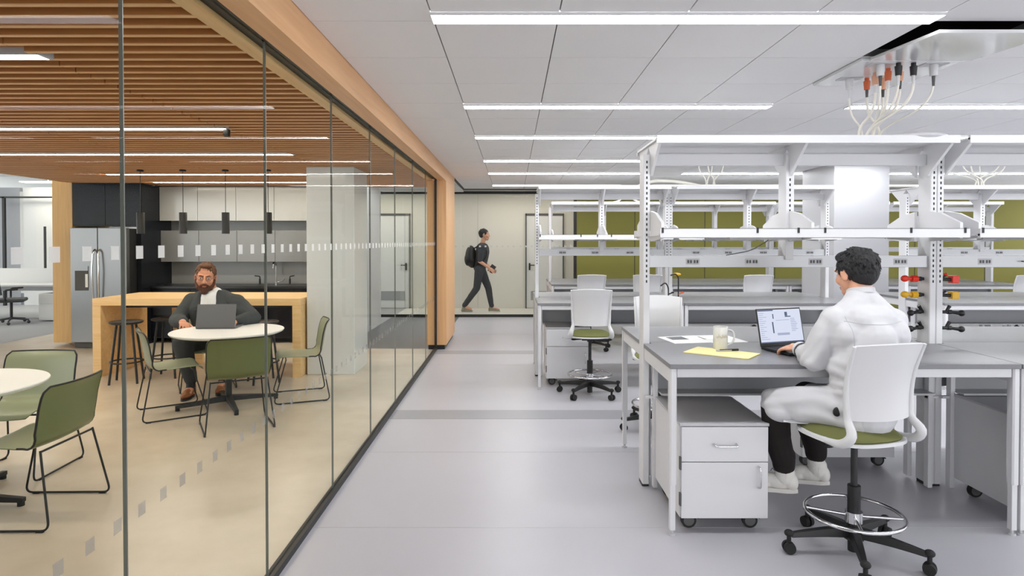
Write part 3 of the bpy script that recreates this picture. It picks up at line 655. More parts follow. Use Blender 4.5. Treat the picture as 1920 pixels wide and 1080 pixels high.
# ------------------------------------------------------------ things on the laptop bench
def laptop(loc, rz, tilt, w, d, label, shell, scr=True, hgt=None):
    r = root('laptop', loc, label, 'laptop', None, rz); hgt = hgt or d
    B(-w / 2, w / 2, -d, 0, .003, .018).build('base', shell, r, bevel=.003)
    rot = Euler((R(-tilt), 0, 0)).to_matrix().to_4x4(); T = Matrix.Translation((0, .002, .016)) @ rot
    lid = MB().box(-w / 2, w / 2, -.003, .004, 0, hgt).xf(T).build('screen_lid', shell, r, bevel=.002)
    if scr:
        MB().box(-w / 2 + .007, w / 2 - .007, -.0036, -.003, .02, hgt - .008).xf(T).build('screen', 'screen', lid)
        ui = MB(); X0 = -w / 2 + .007; X1 = w / 2 - .007; H = hgt
        ui.box(X0, X1, -.0042, -.0038, .02, .027); ui.box(X0, X0 + .12, -.0042, -.0038, H - .016, H - .009); ui.box(.215 - w / 2, .235 - w / 2, -.0042, -.0038, H - .05, H - .025); ui.box(.215 - w / 2, .26 - w / 2, -.0042, -.0038, H - .057, H - .051)
        ui.box(.118 - w / 2, .126 - w / 2, -.0042, -.0038, H - .065, H - .035); ui.box(.108 - w / 2, .118 - w / 2, -.0042, -.0038, H - .155, H - .085)
        ui.xf(T).build('screen_text', 'screen_ui', lid)
        ln = MB()
        for k in range(14):
            z = H - .03 - k * .0125; ln.box(X0 + .006, X0 + .03 + .05 * random.random(), -.0042, -.0038, z, z + .003)
        ln.box(.14 - w / 2, .235 - w / 2, -.0042, -.0038, H - .17, H - .155)
        for k in range(8): z = H - .07 - k * .011; ln.box(.255 - w / 2, .255 - w / 2 + .03 + .02 * random.random(), -.0042, -.0038, z, z + .004)
        ln.box(.14 - w / 2, .245 - w / 2, -.0042, -.0038, H - .077, H - .074)
        ln.xf(T).build('screen_graphics', 'screen_line', lid)
    k = MB()
    for i in range(5):
        for j in range(13):
            x = -w / 2 + .03 + j * (w - .06) / 13; y = -.04 - i * .019
            k.box(x, x + (w - .06) / 13 - .003, y - .016, y, .018, .0195)
    k.box(-.05, .05, -d + .015, -d + .07, .018, .0185); k.build('keyboard', 'gap' if shell != 'black' else 'dark', r)
    f = MB(); f.box(-w / 2 + .03, -w / 2 + .05, -d + .03, -d + .05, 0, .003); f.box(w / 2 - .05, w / 2 - .03, -.05, -.03, 0, .003); f.box(-w / 2 + .03, -w / 2 + .05, -.05, -.03, 0, .003); f.box(w / 2 - .05, w / 2 - .03, -d + .03, -d + .05, 0, .003); f.build('rubber_foot', 'rubber', r)
    return r
laptop((1.70, 3.925, BH), R(19), 12, .345, .24, 'open black laptop with a bright screen in front of the man in the lab coat', 'black', hgt=.235)
mg = root('mug', (1.285, 3.87, BH), 'tall white speckled mug beside the yellow pad', 'mug')
m = MB(); m.lathe([(0, .004), (.040, 0), (.043, .004), (.044, .142), (.043, .145), (.040, .142), (.039, .012), (0, .01)], seg=36); bo = m.build('cup', 'ceramic', mg, smooth=40)
m = MB(); m.tube([(.042, 0, .125), (.075, 0, .12), (.088, 0, .09), (.08, 0, .045), (.042, 0, .028)], .0055, fillet=.03); m.build('handle', 'ceramic', mg, smooth=60)
m = MB(); rr = random.Random(4)
for k in range(16):
    a = -pi / 2 + (k / 15 - .5) * 1.7; z0 = .078 + rr.uniform(-.004, .004); hh = rr.uniform(.008, .024); da = .03
    pts = [(cos(a - da) * .0446, sin(a - da) * .0446, z0), (cos(a + da) * .0446, sin(a + da) * .0446, z0), (cos(a + da) * .0446, sin(a + da) * .0446, z0 + hh), (cos(a - da) * .0446, sin(a - da) * .0446, z0 + hh)]
    m.add(pts, [(0, 1, 2, 3)])
for k in range(90):
    a = -pi / 2 + rr.uniform(-1.5, 1.5); z0 = .01 + .06 * rr.random() ** 1.5; q = rr.uniform(.0006, .0018)
    m.add([(cos(a - q * 22) * .0446, sin(a - q * 22) * .0446, z0), (cos(a + q * 22) * .0446, sin(a + q * 22) * .0446, z0), (cos(a) * .0446, sin(a) * .0446, z0 + q * 2)], [(0, 1, 2)])
m.build('print', 'ceramic_spot', bo)
pd = MB().prism([(1.135, 3.76), (1.24, 3.90), (1.52, 3.775), (1.425, 3.69)], BH, BH + .006, 'z')
def onb(x, y): h = .67; d_ = h * 1173 / (y - 453); return ((x - 962) / 1173 * d_, d_)
MB().prism([onb(1282, 662), onb(1404, 675), onb(1427, 665), onb(1309, 652)], BH + .0005, BH + .006, 'z').build('note_pad', 'yellow_paper'); tag(bpy.data.objects['note_pad'], 'yellow writing pad lying on the bench in front of the mug', 'note pad')
pn = root('pen', (*onb(1364, 661), BH + .013), 'black pen with a clear barrel resting on the yellow pad', 'pen', None, R(12))
MB().cyl((-.07, 0, 0), (.045, 0, 0), .0055, seg=14).build('barrel', 'grey_metal', pn, smooth=40); MB().cyl((.03, 0, 0), (.075, 0, 0), .0068, seg=14).build('pen_cap', 'black', pn, smooth=40); MB().cyl((-.05, 0, .0012), (.03, 0, .0012), .0052, seg=12).build('ink', 'dark', pn, smooth=40)
MB().prism([onb(1234, 633), onb(1266, 645), onb(1336, 643), onb(1302, 630)], BH, BH + .003, 'z').build('booklet', 'paper'); bk_ = tag(bpy.data.objects['booklet'], 'open white leaflet with a grey picture, left of the mug', 'paper')
MB().prism([onb(1248, 633.5), onb(1262, 638.5), onb(1293, 637.5), onb(1278, 632)], BH + .003, BH + .0034, 'z').build('printed_picture', 'print', bk_)
o = MB().prism([onb(1298, 630), onb(1336, 643.5), onb(1404, 642), onb(1362, 629)], BH, BH + .002, 'z').build('sheet', 'paper'); tag(o, 'white paper sheet lying behind the mug', 'paper')
MB().prism([onb(1306, 631.5), onb(1322, 637), onb(1326, 637), onb(1310, 631.5)], BH + .002, BH + .0024, 'z').build('printed_strip', 'print', o)

# ------------------------------------------------------------ cafe: kitchen
k = root('kitchen_tower', (-6.3, 10.1, 0), 'dark glossy tall cabinet around and above the steel refrigerator', 'cabinet')
kl = lambda x0, x1, y0, y1, z0, z1: MB().box(x0 + 6.3, x1 + 6.3, y0 - 10.1, y1 - 10.1, z0, z1)
kl(-6.83, -5.765, 9.72, 10.57, 1.86, ZW - .005).build('upper_body', 'cab_dark', k)
kl(-5.83, -5.765, 9.70, 10.57, .0, 1.86).build('side_panel', 'cab_dark', k)
for a, b in ((-6.825, -6.32), (-6.315, -5.77)): kl(a, b, 9.70, 9.72, 1.875, ZW - .01).build('door', 'cab_dark', k, bevel=.002)
f = root('refrigerator', (-6.25, 9.9, 0), 'stainless steel two-door refrigerator with an ice dispenser', 'refrigerator')
fl = lambda x0, x1, y0, y1, z0, z1: MB().box(x0 + 6.25, x1 + 6.25, y0 - 9.9, y1 - 9.9, z0, z1)
fl(-6.69, -5.84, 9.53, 10.5, .07, 1.82).build('body', 'dark', f)
kx = -6.275
d1 = fl(-6.69, kx - .003, 9.45, 9.53, .09, 1.83).build('door', 'steel', f, bevel=.008); d2 = fl(kx + .003, -5.84, 9.45, 9.53, .09, 1.83).build('door', 'steel', f, bevel=.008)
fl(-6.67, -5.86, 9.5, 9.6, .01, .09).build('kick_grille', 'gap', f)
for dd_, sx in ((d1, -1), (d2, 1)):
    xx = kx + 6.25 + sx * .04; m = MB(); m.tube([(xx, -.455, 1.50), (xx, -.50, 1.46), (xx + sx * .012, -.515, 1.2), (xx, -.50, .72), (xx, -.455, .68)], .013, fillet=.1); m.build('handle', 'chrome', dd_, smooth=60)
ds = fl(-6.62, -6.42, 9.444, 9.452, .88, 1.18).build('ice_dispenser', 'gap', d1); fl(-6.62, -6.42, 9.441, 9.445, 1.18, 1.25).build('control_panel', 'steel', ds); fl(-6.46, -6.42, 9.438, 9.445, .93, 1.13).build('dispenser_label', 'paper', ds)
# counter run
XR = -2.65
st(B(-5.765, XR, 10.56, 10.6, 0, ZW).build('wall_kitchen', 'splash'), 'grey splashback wall of the kitchen')
st(B(XR - .02, XR, 9.95, 10.6, 0, ZW - .002).build('wall_kitchen_end', 'cab_grey'), 'grey end panel of the kitchen run')
uw = (XR + 5.765) / 5
for i in range(5):
    x0 = -5.763 + i * uw
    u_ = root('wall_cabinet', (x0 + uw / 2, 10.38, 1.96), f'glossy light grey wall cabinet, {["leftmost", "second from left", "middle", "second from right", "rightmost"][i]} of the top row', 'cabinet', 'kitchen wall cabinets')
    MB().box(-uw / 2 + .001, uw / 2 - .001, -.16, .17, .0, ZW - .015 - 1.96).build('body', 'cab_mid', u_)
    MB().box(-uw / 2 + .003, uw / 2 - .003, -.18, -.16, .0, ZW - .02 - 1.96).build('door', 'cab_grey', u_, bevel=.002)
    u_ = root('glass_cabinet', (x0 + uw / 2, 10.38, 1.3), f'smoky grey lower wall cabinet, {["leftmost", "second from left", "middle", "second from right", "rightmost"][i]} above the counter', 'cabinet', 'smoky lower wall cabinets')
    MB().box(-uw / 2 + .001, uw / 2 - .001, -.13, .17, .0, .5).build('body', 'niche', u_)
    MB().box(-uw / 2 + .003, uw / 2 - .003, -.15, -.13, -.01, .5).build('door', 'cab_mid', u_, bevel=.002)
for i in range(5):
    x0 = -5.763 + i * uw
    b_ = root('base_cabinet', (x0 + uw / 2, 10.25, 0), f'black kitchen base cabinet, {["leftmost", "second from left", "middle", "second from right", "rightmost"][i]} under the counter', 'cabinet', 'kitchen base cabinets')
    MB().box(-uw / 2 + .001, uw / 2 - .001, -.28, .3, .08, .87).build('body', 'dark', b_)
    MB().box(-uw / 2 + .004, uw / 2 - .004, -.3, -.28, .1, .86).build('door', 'cab_dark', b_, bevel=.002)
    if i == 0:
        ov = MB().box(-.27, .27, -.312, -.3, .45, .82).build('oven_front', 'black', b_); MB().cyl((-.2, -.34, .74), (.2, -.34, .74), .012).build('handle', 'chrome', ov, smooth=50)
st_ = MB().box(-5.763, XR - .022, 9.93, 10.555, .872, .912).build('kitchen_counter', 'counter_black', bevel=.003); tag(st_, 'long black counter along the back of the kitchen', 'counter')
fa = root('faucet', (-3.95, 10.42, .912), 'chrome gooseneck faucet on the black counter', 'faucet')
m = MB(); m.cyl((0, 0, 0), (0, 0, .03), .025); m.tube([(0, 0, 0), (0, 0, .32), (0, -.04, .37), (0, -.12, .36), (0, -.13, .27)], .012, fillet=.06); m.build('spout', 'chrome', fa, smooth=50)
MB().tube([(.03, 0, .03), (.10, 0, .05), (.14, 0, .10)], .01).build('lever', 'chrome', fa, smooth=50)
for i, x in enumerate((-4.22, -3.72)):
    q = root('soap_dispenser', (x, 10.42, .912), ['small dark dispenser left of the faucet', 'small dark dispenser right of the faucet'][i], 'dispenser')
    m = MB(); m.cyl((0, 0, 0), (0, 0, .09), .016); m.tube([(0, 0, .08), (0, 0, .13), (.0 + .08 * (1 if i else -1), -.02, .14)], .009, fillet=.02); m.build('pump', 'dark', q, smooth=50)
# island
isl = root('kitchen_island', (-3.78, 7.92, 0), 'long pale timber high table in front of the kitchen', 'table')
il = lambda x0, x1, y0, y1, z0, z1: MB().box(x0 + 3.78, x1 + 3.78, y0 - 7.92, y1 - 7.92, z0, z1)
il(-5.02, -2.535, 7.45, 8.4, .855, .94).build('tabletop', 'wood_island', isl, bevel=.003)
il(-5.02, -4.92, 7.45, 8.4, 0, .854).build('end_panel', 'wood_island', isl, bevel=.003); il(-2.635, -2.535, 7.45, 8.4, 0, .854).build('end_panel', 'wood_island', isl, bevel=.003)
il(-4.91, -2.64, 7.86, 7.92, .79, .853).build('support_beam', 'dark', isl)
il(-4.55, -4.15, 8.33, 8.38, 0, .854).build('back_panel', 'wood_island', isl)
# pendants
for i, (x, y) in enumerate(((-4.73, 7.95), (-4.19, 7.95), (-3.65, 7.95), (-3.11, 7.95))):
    p_ = root('pendant_lamp', (x, y, ZW), f'black cylinder pendant lamp over the high table, {["leftmost", "second from left", "third from left", "rightmost"][i]}', 'pendant lamp', 'pendants over the high table')
    MB().cyl((0, 0, 0), (0, 0, -.54), .004, seg=8).build('cord', 'black', p_); MB().cyl((0, 0, -.02), (0, 0, 0), .04, seg=20).build('canopy', 'black', p_, smooth=40)
    m = MB(); m.lathe([(0, -.54), (.044, -.54), (.046, -.545), (.046, -.81), (.040, -.81), (.040, -.79), (0, -.79)], seg=28); m.build('lamp_shade', 'dark', p_, smooth=40)
# bar stools
def stool(loc, label, rz):
    r = root('bar_stool', loc, label, 'stool', 'black bar stools at the high table', rz)
    m = MB(); m.lathe([(0, .675), (.15, .675), (.172, .685), (.175, .70), (.165, .706), (0, .698)], seg=36); m.build('seat', 'dark', r, smooth=40)
    for k_ in range(4):
        a = pi / 4 + k_ * pi / 2
        m = MB(); m.cyl((.11 * cos(a), .11 * sin(a), .68), (.20 * cos(a), .20 * sin(a), 0), .013, .013, 10); m.build('leg', 'dark', r, smooth=50)
    m = MB(); m.tube([(.168 * cos(2 * pi * q / 40), .168 * sin(2 * pi * q / 40), .24) for q in range(40)], .009, closed=True); m.build('foot_ring', 'dark', r, smooth=50)
    return r
s0 = stool((-4.46, 7.2, 0), 'black round bar stool at the left end of the high table', .3)
copy_tree(s0, (-2.88, 7.2, 0), .6, 'black bar stool at the right end of the high table, behind the green chair')
copy_tree(s0, (-4.15, 7.5, 0), .1, 'black bar stool half under the high table, behind the bearded man')

# cafe tables
def table(loc, label, rz):
    r = root('cafe_table', loc, label, 'table', 'round white cafe tables', rz)
    m = MB(); m.lathe([(0, .708), (.48, .708), (.515, .722), (.525, .736), (.522, .742), (0, .742)], seg=64); m.build('tabletop', 'table_white', r, smooth=30)
    m = MB(); m.lathe([(0, .70), (.16, .70), (.16, .707), (0, .707)], seg=24); m.cyl((0, 0, .05), (0, 0, .70), .032, seg=20); m.build('pedestal', 'dark', r, smooth=40)
    for k_ in range(4):
        a = k_ * pi / 2; m = MB(); c, s_ = cos(a), sin(a)
        vs = []
        for t_ in (0, 1):
            rr = .02 + .45 * t_; hw = .03 - .012 * t_; zt_ = .095 - .045 * t_; zb = .04 - .018 * t_
            for sx, zz in ((-1, zb), (1, zb), (1, zt_), (-1, zt_)): vs.append((c * rr - s_ * hw * sx, s_ * rr + c * hw * sx, zz))
        m.add(vs, [(0, 3, 2, 1), (4, 5, 6, 7)] + [(j, (j + 1) % 4, 4 + (j + 1) % 4, 4 + j) for j in range(4)])
        lo = m.build('base_leg', 'dark', r, bevel=.004); MB().cyl((c * .45, s_ * .45, 0), (c * .45, s_ * .45, .023), .02).build('glide', 'rubber', lo)
    return r
t1 = table((-2.83, 6.2, 0), 'round white cafe table with the grey laptop on it', R(33))
copy_tree(t1, (-3.47, 3.8, 0), R(2), 'round white cafe table cut off by the left edge of the picture')
laptop((-2.99, 6.27, .742), R(180 + 5), -14, .38, .26, 'grey laptop seen from behind on the round cafe table', 'laptop_grey', scr=False, hgt=.235)

# green sled chairs, forward +y
def cafe_chair(loc, rz, label):
    r = root('sled_chair', loc, label, 'chair', 'green wire sled chairs', rz)
    prof = [(.235, .415), (.225, .438), (.19, .452), (.08, .450), (-.06, .440), (-.14, .440), (-.185, .462), (-.21, .50), (-.225, .58), (-.24, .68), (-.262, .765), (-.285, .80)]
    P = [Vector((0, a, b)) for a, b in prof]; L = [0]
    for i in range(1, len(P)): L.append(L[-1] + (P[i] - P[i-1]).length)
    def at(t):
        d_ = t * L[-1]
        for i in range(1, len(P)):
            if d_ <= L[i] + 1e-9:
                f_ = (d_ - L[i-1]) / (L[i] - L[i-1]); return P[i-1].lerp(P[i], f_)
        return P[-1]
    def fn(u, v):
        p_ = at(v); x = (u - .5) * 2; isb = max(0, min(1, (v - .45) / .2))
        hw = .235 + .02 * isb - .03 * max(0, (v - .93) / .07) ** 2 - .03 * max(0, (.06 - v) / .06) ** 2
        return (x * hw, p_.y + isb * .035 * x * x, p_.z + (1 - isb) * (.012 * x * x))
    m = MB(); m.grid(fn, 16, 34, .004); so = m.build('seat_shell', 'shell_green', r, smooth=60)
    def fo(u, v): q = fn(u, v); k = max(0, min(1, (v - .40) / .2)); return (q[0], q[1] - .0045 * k, q[2] - .0045 * (1 - k))
    m = MB(); m.grid(fo, 16, 34, .004); oo = m.build('outer_shell', 'shell_dark_green', so, smooth=60); oo['label'] = 'darker olive outer face of the shell'
    e = MB(); rim = [Vector(fn(0, .40 + .6 * i / 14)) for i in range(15)] + [Vector(fn(i / 10, 1)) for i in range(1, 10)] + [Vector(fn(1, 1 - .6 * i / 14)) for i in range(15)]
    e.tube([p_ + Vector((0, 0, .002)) for p_ in rim], .0065, seg=8); e.build('edge_wire', 'black', r, smooth=60)
    for sg in (-1, 1):
        w = MB(); w.tube([(sg * .225, -.19, .44), (sg * .275, -.27, .008), (sg * .275, .27, .008), (sg * .225, .15, .435)], .0065, seg=8, fillet=.05)
        w.build('sled_leg', 'black', r, smooth=60)
        g = MB(); g.box(sg * .275 - .008, sg * .275 + .008, -.24, -.20, 0, .008); g.box(sg * .275 - .008, sg * .275 + .008, .18, .22, 0, .008); g.build('glide', 'rubber', r)
    w = MB(); w.cyl((-.225, -.19, .432), (.225, -.19, .432), .0065); w.cyl((-.225, .15, .43), (.225, .15, .43), .0065); w.build('cross_wire', 'black', r, smooth=60)
    return r
def face(fx, fy): return math.atan2(-fx, fy)
c0 = cafe_chair((-3.23, 5.9, 0), face(.42, .30), 'green shell chair left of the laptop table, seen from the side')
copy_tree(c0, (-2.44, 5.50, 0), face(-.36, .60), 'green shell chair seen from behind, in front of the laptop table')
copy_tree(c0, (-2.22, 6.52, 0), face(-.5, -.2), 'green shell chair right of the laptop table, facing left')
copy_tree(c0, (-3.42, 6.97, 0), face(.50, -.86), 'green shell chair under the bearded man')
copy_tree(c0, (-2.86, 3.73, 0), face(-1, -.02), 'large green shell chair at the left, its back toward the glass')
copy_tree(c0, (-3.50, 4.42, 0), face(.05, -1), 'green shell chair behind the cut-off left table')

# ------------------------------------------------------------ open office at far left
st(B(-14.2, -13.0 + .4, 16, 16.1, 0, 3.0).build('wall_office_screen', 'office_panel'), 'grey glazed partition of the open office')
st(B(-12.6, -12.48, 16, 16.05, .3, 2.9).build('window_21', 'plaster'), 'bright white window reveal in the office')
st(B(-12.48, -12.15, 15.95, 16.1, 0, 3.0).build('wall_office_pier', 'divider'), 'light grey pier in the office')
st(B(-12.15, -9.5, 15.95, 16.1, 0, 3.0).build('wall_office_white', 'plaster'), 'white office wall')
s = MB(); s.box(-12.9, -12.84, 15.8, 15.86, 0, 2.75); s.box(-14, -9.6, 15.8, 15.86, 2.72, 2.76); s.box(-11.78, -11.74, 15.7, 15.74, .7, 2.0)
st(s.build('trim_21', 'black_frame'), 'black posts and rail of the office partition')
dk = root('office_desk', (-10.2, 13.2, 0), 'white office desk at far left with a grey divider', 'desk')
B(-1.5, 1.5, -.4, .4, .70, .73).build('desktop', 'white_metal', dk); B(-1.5, 1.5, .40, .43, .55, 1.04).build('divider', 'divider', dk)
for x in (-1.45, 1.45): B(x - .03, x + .03, -.35, .35, 0, .70).build('leg', 'grey_metal', dk)
pp = root('file_pedestal', (-9.42, 12.95, 0), 'small white two-drawer pedestal under the office desk', 'cabinet')
B(-.22, .22, -.25, .25, .02, .56).build('body', 'white_metal', pp); B(-.215, .215, -.265, -.25, .36, .55).build('drawer', 'plaster', pp, bevel=.003); B(-.215, .215, -.265, -.25, .03, .35).build('drawer', 'plaster', pp, bevel=.003)
def office_chair(loc, rz, label):
    r = root('office_chair', loc, label, 'chair', 'dark mesh office chairs', rz)
    for k_ in range(5):
        a = 2 * pi * k_ / 5; m = MB(); m.cyl((0, 0, .11), (.3 * cos(a), .3 * sin(a), .07), .022, .014); m.ell((.3 * cos(a), .3 * sin(a), .03), .03); m.build('base_leg', 'office_chair', r, smooth=40)
    MB().cyl((0, 0, .08), (0, 0, .42), .025).build('gas_column', 'dark', r, smooth=40)
    MB().box(-.24, .24, -.22, .24, .43, .50).build('seat', 'office_chair', r, bevel=.03)
    MB().grid(lambda u, v: ((u - .5) * .46, -.24 - .08 * v + .05 * (2 * u - 1) ** 2, .55 + .5 * v), 10, 8, .02).build('backrest', 'office_chair', r, smooth=60)
    for sg in (-1, 1): MB().tube([(sg * .2, -.05, .46), (sg * .29, -.05, .5), (sg * .29, -.05, .68), (sg * .29, .15, .69)], .018, fillet=.04).build('armrest', 'dark', r, smooth=50)
    return r
oc = office_chair((-9.92, 12.35, 0), R(-60), 'dark mesh office chair at the far left edge')
copy_tree(oc, (-10.9, 12.2, 0), R(20), 'second dark office chair, behind the leftmost one')
for i, (y, x) in enumerate(((13, -11), (14.4, -11.5))):
    o = MB(); o.cyl((x - 3, y, 3.25), (x + 3, y, 3.25), .14, seg=24); o = o.build('ceiling_duct', 'duct', smooth=40); tag(o, ['round white duct near the office ceiling, nearer one', 'round white duct near the office ceiling, farther one'][i], 'duct', 'office ducts')

# ------------------------------------------------------------ people
def organic(name, mb, m, parent, voxel=.006, smooth=6, fold=None):
    me = bpy.data.meshes.new(name); me.from_pydata([tuple(v) for v in mb.v], [], mb.f); me.update()
    import bmesh
    b = bmesh.new(); b.from_mesh(me); bmesh.ops.recalc_face_normals(b, faces=b.faces); b.to_mesh(me); b.free()
    o = bpy.data.objects.new(name, me); COL.objects.link(o)
    md = o.modifiers.new('r', 'REMESH'); md.mode = 'VOXEL'; md.voxel_size = voxel; md.adaptivity = 0
    if smooth: md = o.modifiers.new('s', 'SMOOTH'); md.factor = .5; md.iterations = smooth
    dg = bpy.context.evaluated_depsgraph_get(); dg.update()
    me2 = bpy.data.meshes.new_from_object(o.evaluated_get(dg)); me2.name = name
    o.modifiers.clear(); o.data = me2; bpy.data.meshes.remove(me)
    if fold:
        ns = [v.normal.copy() for v in me2.vertices]
        for v, n in zip(me2.vertices, ns): v.co = v.co + n * fold(v.co, n)
    me2.materials.clear(); me2.materials.append(M[m]); me2.polygons.foreach_set('use_smooth', [True] * len(me2.polygons))
    o.parent = parent; return o
def local(mb, base): mb.v = [tuple(Vector(v) - Vector(base)) for v in mb.v]; return mb
def head_matrix(c, yaw, pitch=0., roll=0., s=1.):      # face looks to +y turned by yaw (left positive)
    return Matrix.Translation(c) @ Euler((pitch, roll, yaw), 'XYZ').to_matrix().to_4x4() @ Matrix.Scale(s, 4)
def head_prims(T, hair_cut=False):
    h = MB()
    h.ell((0, -.012, .028), (.074, .094, .086)); h.ell((0, .022, -.02), (.064, .066, .088)); h.ell((0, .035, -.078), (.047, .05, .034)); h.ell((0, .064, -.098), (.021, .018, .017))
    h.chain([(0, .082, .018), (0, .098, -.008), (0, .108, -.028)], [.009, .010, .013])
    for s in (-1, 1):
        h.ell((s * .013, .096, -.033), (.009, .010, .008)); h.ell((s * .030, .074, .024), (.024, .014, .009)); h.ell((s * .042, .055, -.026), (.022, .026, .024))
        h.ell((s * .030, .072, -.001), (.015, .012, .010)); h.ell((s * .078, -.008, -.006), (.007, .019, .031), Euler((R(-12), 0, s * R(-18))).to_matrix()); h.ell((s * .074, .0, -.024), (.008, .012, .014))
    h.ell((0, .085, -.058), (.021, .010, .006)); h.ell((0, .084, -.068), (.019, .010, .006))
    h.xf(T); return h
def face_bits(par, T, base, glasses=False, brow='hair_brown'):
    e = MB()
    for s in (-1, 1): e.ell((s * .030, .0795, .002), (.0105, .006, .0055))
    local(e.xf(T), base).build('eyes', 'eye_white', par, smooth=60)
    e = MB()
    for s in (-1, 1): e.ell((s * .031, .0845, .002), (.005, .003, .005))
    local(e.xf(T), base).build('irises', 'iris', par, smooth=60)
    e = MB()
    for s in (-1, 1): e.chain([(s * .014, .089, .021), (s * .032, .087, .026), (s * .048, .076, .021)], [.0035, .0042, .003])
    local(e.xf(T), base).build('eyebrows', brow, par, smooth=60)
    e = MB(); e.ell((0, .0915, -.0595), (.019, .006, .0045)); e.ell((0, .0905, -.067), (.017, .006, .005)); local(e.xf(T), base).build('lips', 'lips', par, smooth=60)
    if glasses:
        e = MB()
        for s in (-1, 1):
            e.tube([(s * .031 + .021 * cos(2 * pi * k / 24), .099 - .004 * abs(cos(2 * pi * k / 24)), .0 + .015 * sin(2 * pi * k / 24)) for k in range(24)], .0011, seg=6, closed=True)
            e.cyl((s * .052, .094, .004), (s * .076, .0, .006), .0012, seg=6)
        e.cyl((-.011, .1, .002), (.011, .1, .002), .0011, seg=6)
        local(e.xf(T), base).build('glasses', 'dark', par, smooth=60)
def hair(par, T, base, m, prims, tufts, rnd, rng, voxel=.0045, length=.03, tr=.006):
    h = MB()
    for c, r_ in prims: h.ell(c, r_)
    c, r_ = prims[0]
    for k in range(tufts):
        a = rnd.uniform(0, 2 * pi); z = rnd.uniform(*rng); q = math.sqrt(max(0, 1 - z * z))
        p = Vector((c[0] + r_[0] * q * cos(a), c[1] + r_[1] * q * sin(a), c[2] + r_[2] * z)); n_ = (p - Vector(c)).normalized()
        if p.y > .045 and p.z < .055: continue
        down = Vector((rnd.uniform(-.25, .25), .35 if p.z > .08 else -.1, -1)); tan = (down - n_ * down.dot(n_)).normalized()
        h.cap(p - n_ * .002, p + tan * length * rnd.uniform(.6, 1.1) + n_ * rnd.uniform(.0, .005), tr, tr * .45, seg=6)
    return organic('hair', local(h.xf(T), base), m, par, voxel, 2)
def hand(mb, wrist, dirv, normal, side, curl=.6, s=1., spread=1.):
    """wrist point, direction of the fingers, palm normal (pointing out of the back of the hand); side=+1 thumb toward dir x normal"""
    f = Vector(dirv).normalized(); n = Vector(normal); n = (n - f * n.dot(f)).normalized(); t = f.cross(n) * side; w0 = Vector(wrist)
    Q = Matrix((t, f, n)).transposed()
    mb.ell(w0 + f * .052 * s, (.041 * s, .050 * s, .0145 * s), Q); mb.cap(w0, w0 + f * .035 * s, .025 * s, .027 * s)
    mb.ell(w0 + f * .035 * s + t * .022 * s - n * .006 * s, (.018 * s, .032 * s, .014 * s), Q)
    for k, (o_, L) in enumerate(((.030, .072), (.010, .080), (-.011, .075), (-.031, .060))):
        p = w0 + f * (.088 - .004 * abs(k - 1)) * s + t * o_ * s * spread; seg = [.45 * L * s, .30 * L * s, .25 * L * s]
        ang = -.05; pts = [p]; d = (f + t * .10 * (1.2 - k * .8) * spread).normalized()
        for j in range(3):
            ang += curl * (.55 + .3 * j) / 1.3; v = d * cos(ang) - n * sin(ang); pts.append(pts[-1] + v * seg[j])
        mb.chain(pts, [.0098 * s, .0088 * s, .0080 * s, .0068 * s])
    p = w0 + f * .022 * s + t * .030 * s - n * .006 * s
    a = (f * .62 + t * .75 - n * .2).normalized(); b = (f * .92 + t * .32 - n * .2).normalized()
    mb.chain([p, p + a * .035 * s, p + a * .035 * s + b * .030 * s, p + a * .035 * s + b * .052 * s], [.014 * s, .0115 * s, .0100 * s, .0080 * s])
def folds(amp, sx, sy, sz, amp2=0., off=0.):
    def f(co, n):
        p = Vector((co.x * sx + off, co.y * sy, co.z * sz)); q = Vector((co.x * sx * 2.3, co.y * sy * 2.3 + off, co.z * sz * 2.1))
        a = noise.noise(p); r = 1 - abs(a) * 2
        return amp * r * .8 + amp2 * noise.noise(q)
    return f

# ---- man in the lab coat, seated on the drafting chair
bs = Vector((1.785, 3.22, 0))
P2 = root('person', bs, 'man in a white lab coat, back turned, typing on the black laptop', 'person')
T2 = head_matrix(Vector((1.880, 3.43, 1.445)), R(16), R(-10), 0, 1.13)
pel = Vector((1.80, 3.24, .76)); wst = Vector((1.83, 3.25, .92)); chest = Vector((1.875, 3.30, 1.12)); nk = Vector((1.885, 3.36, 1.27)); nk2 = Vector((1.885, 3.395, 1.37))
Ls, Le, Lw = Vector((1.715, 3.33, 1.20)), Vector((1.622, 3.37, .985)), Vector((1.648, 3.60, 1.005))
Rs, Re, Rw = Vector((2.045, 3.36, 1.19)), Vector((2.07, 3.42, .985)), Vector((1.86, 3.69, 1.01))
Lh, Lk, La = Vector((1.72, 3.24, .735)), Vector((1.43, 3.50, .735)), Vector((1.535, 3.53, .31))
Rh, Rk, Ra = Vector((1.88, 3.29, .735)), Vector((1.74, 3.70, .74)), Vector((1.80, 3.70, .29))
b = head_prims(T2)
b.chain([nk, nk2, T2 @ Vector((0, -.01, -.04))], [.062, .060, .060]); b.chain([pel, wst, chest, nk], [.11, .10, .085, .055])
b.chain([Ls, Le, Lw], [.045, .040, .028]); b.chain([Rs, Re, Rw], [.045, .040, .028]); b.cap(Ls, Rs, .045, .045)
b.chain([Lh, Lk + Vector((.03, -.02, -.03)), La], [.06, .045, .036]); b.chain([Rh, Rk + Vector((0, -.04, -.03)), Ra], [.06, .045, .036])
hand(b, Lw, (-.38, .90, -.10), (-.25, .05, 1), 1, .75, 1.05); hand(b, Rw, (-.28, .95, -.1), (.1, .05, 1), -1, .75, 1.05)
for a_ in (La, Ra): b.chain([a_, a_ + Vector((0, .01, -.05)), a_ + Vector((-.09, .05, -.07))], [.036, .036, .026])
organic('body', local(b, bs), 'skin', P2, .005, 4)
face_bits(P2, T2, bs, brow='hair_black')
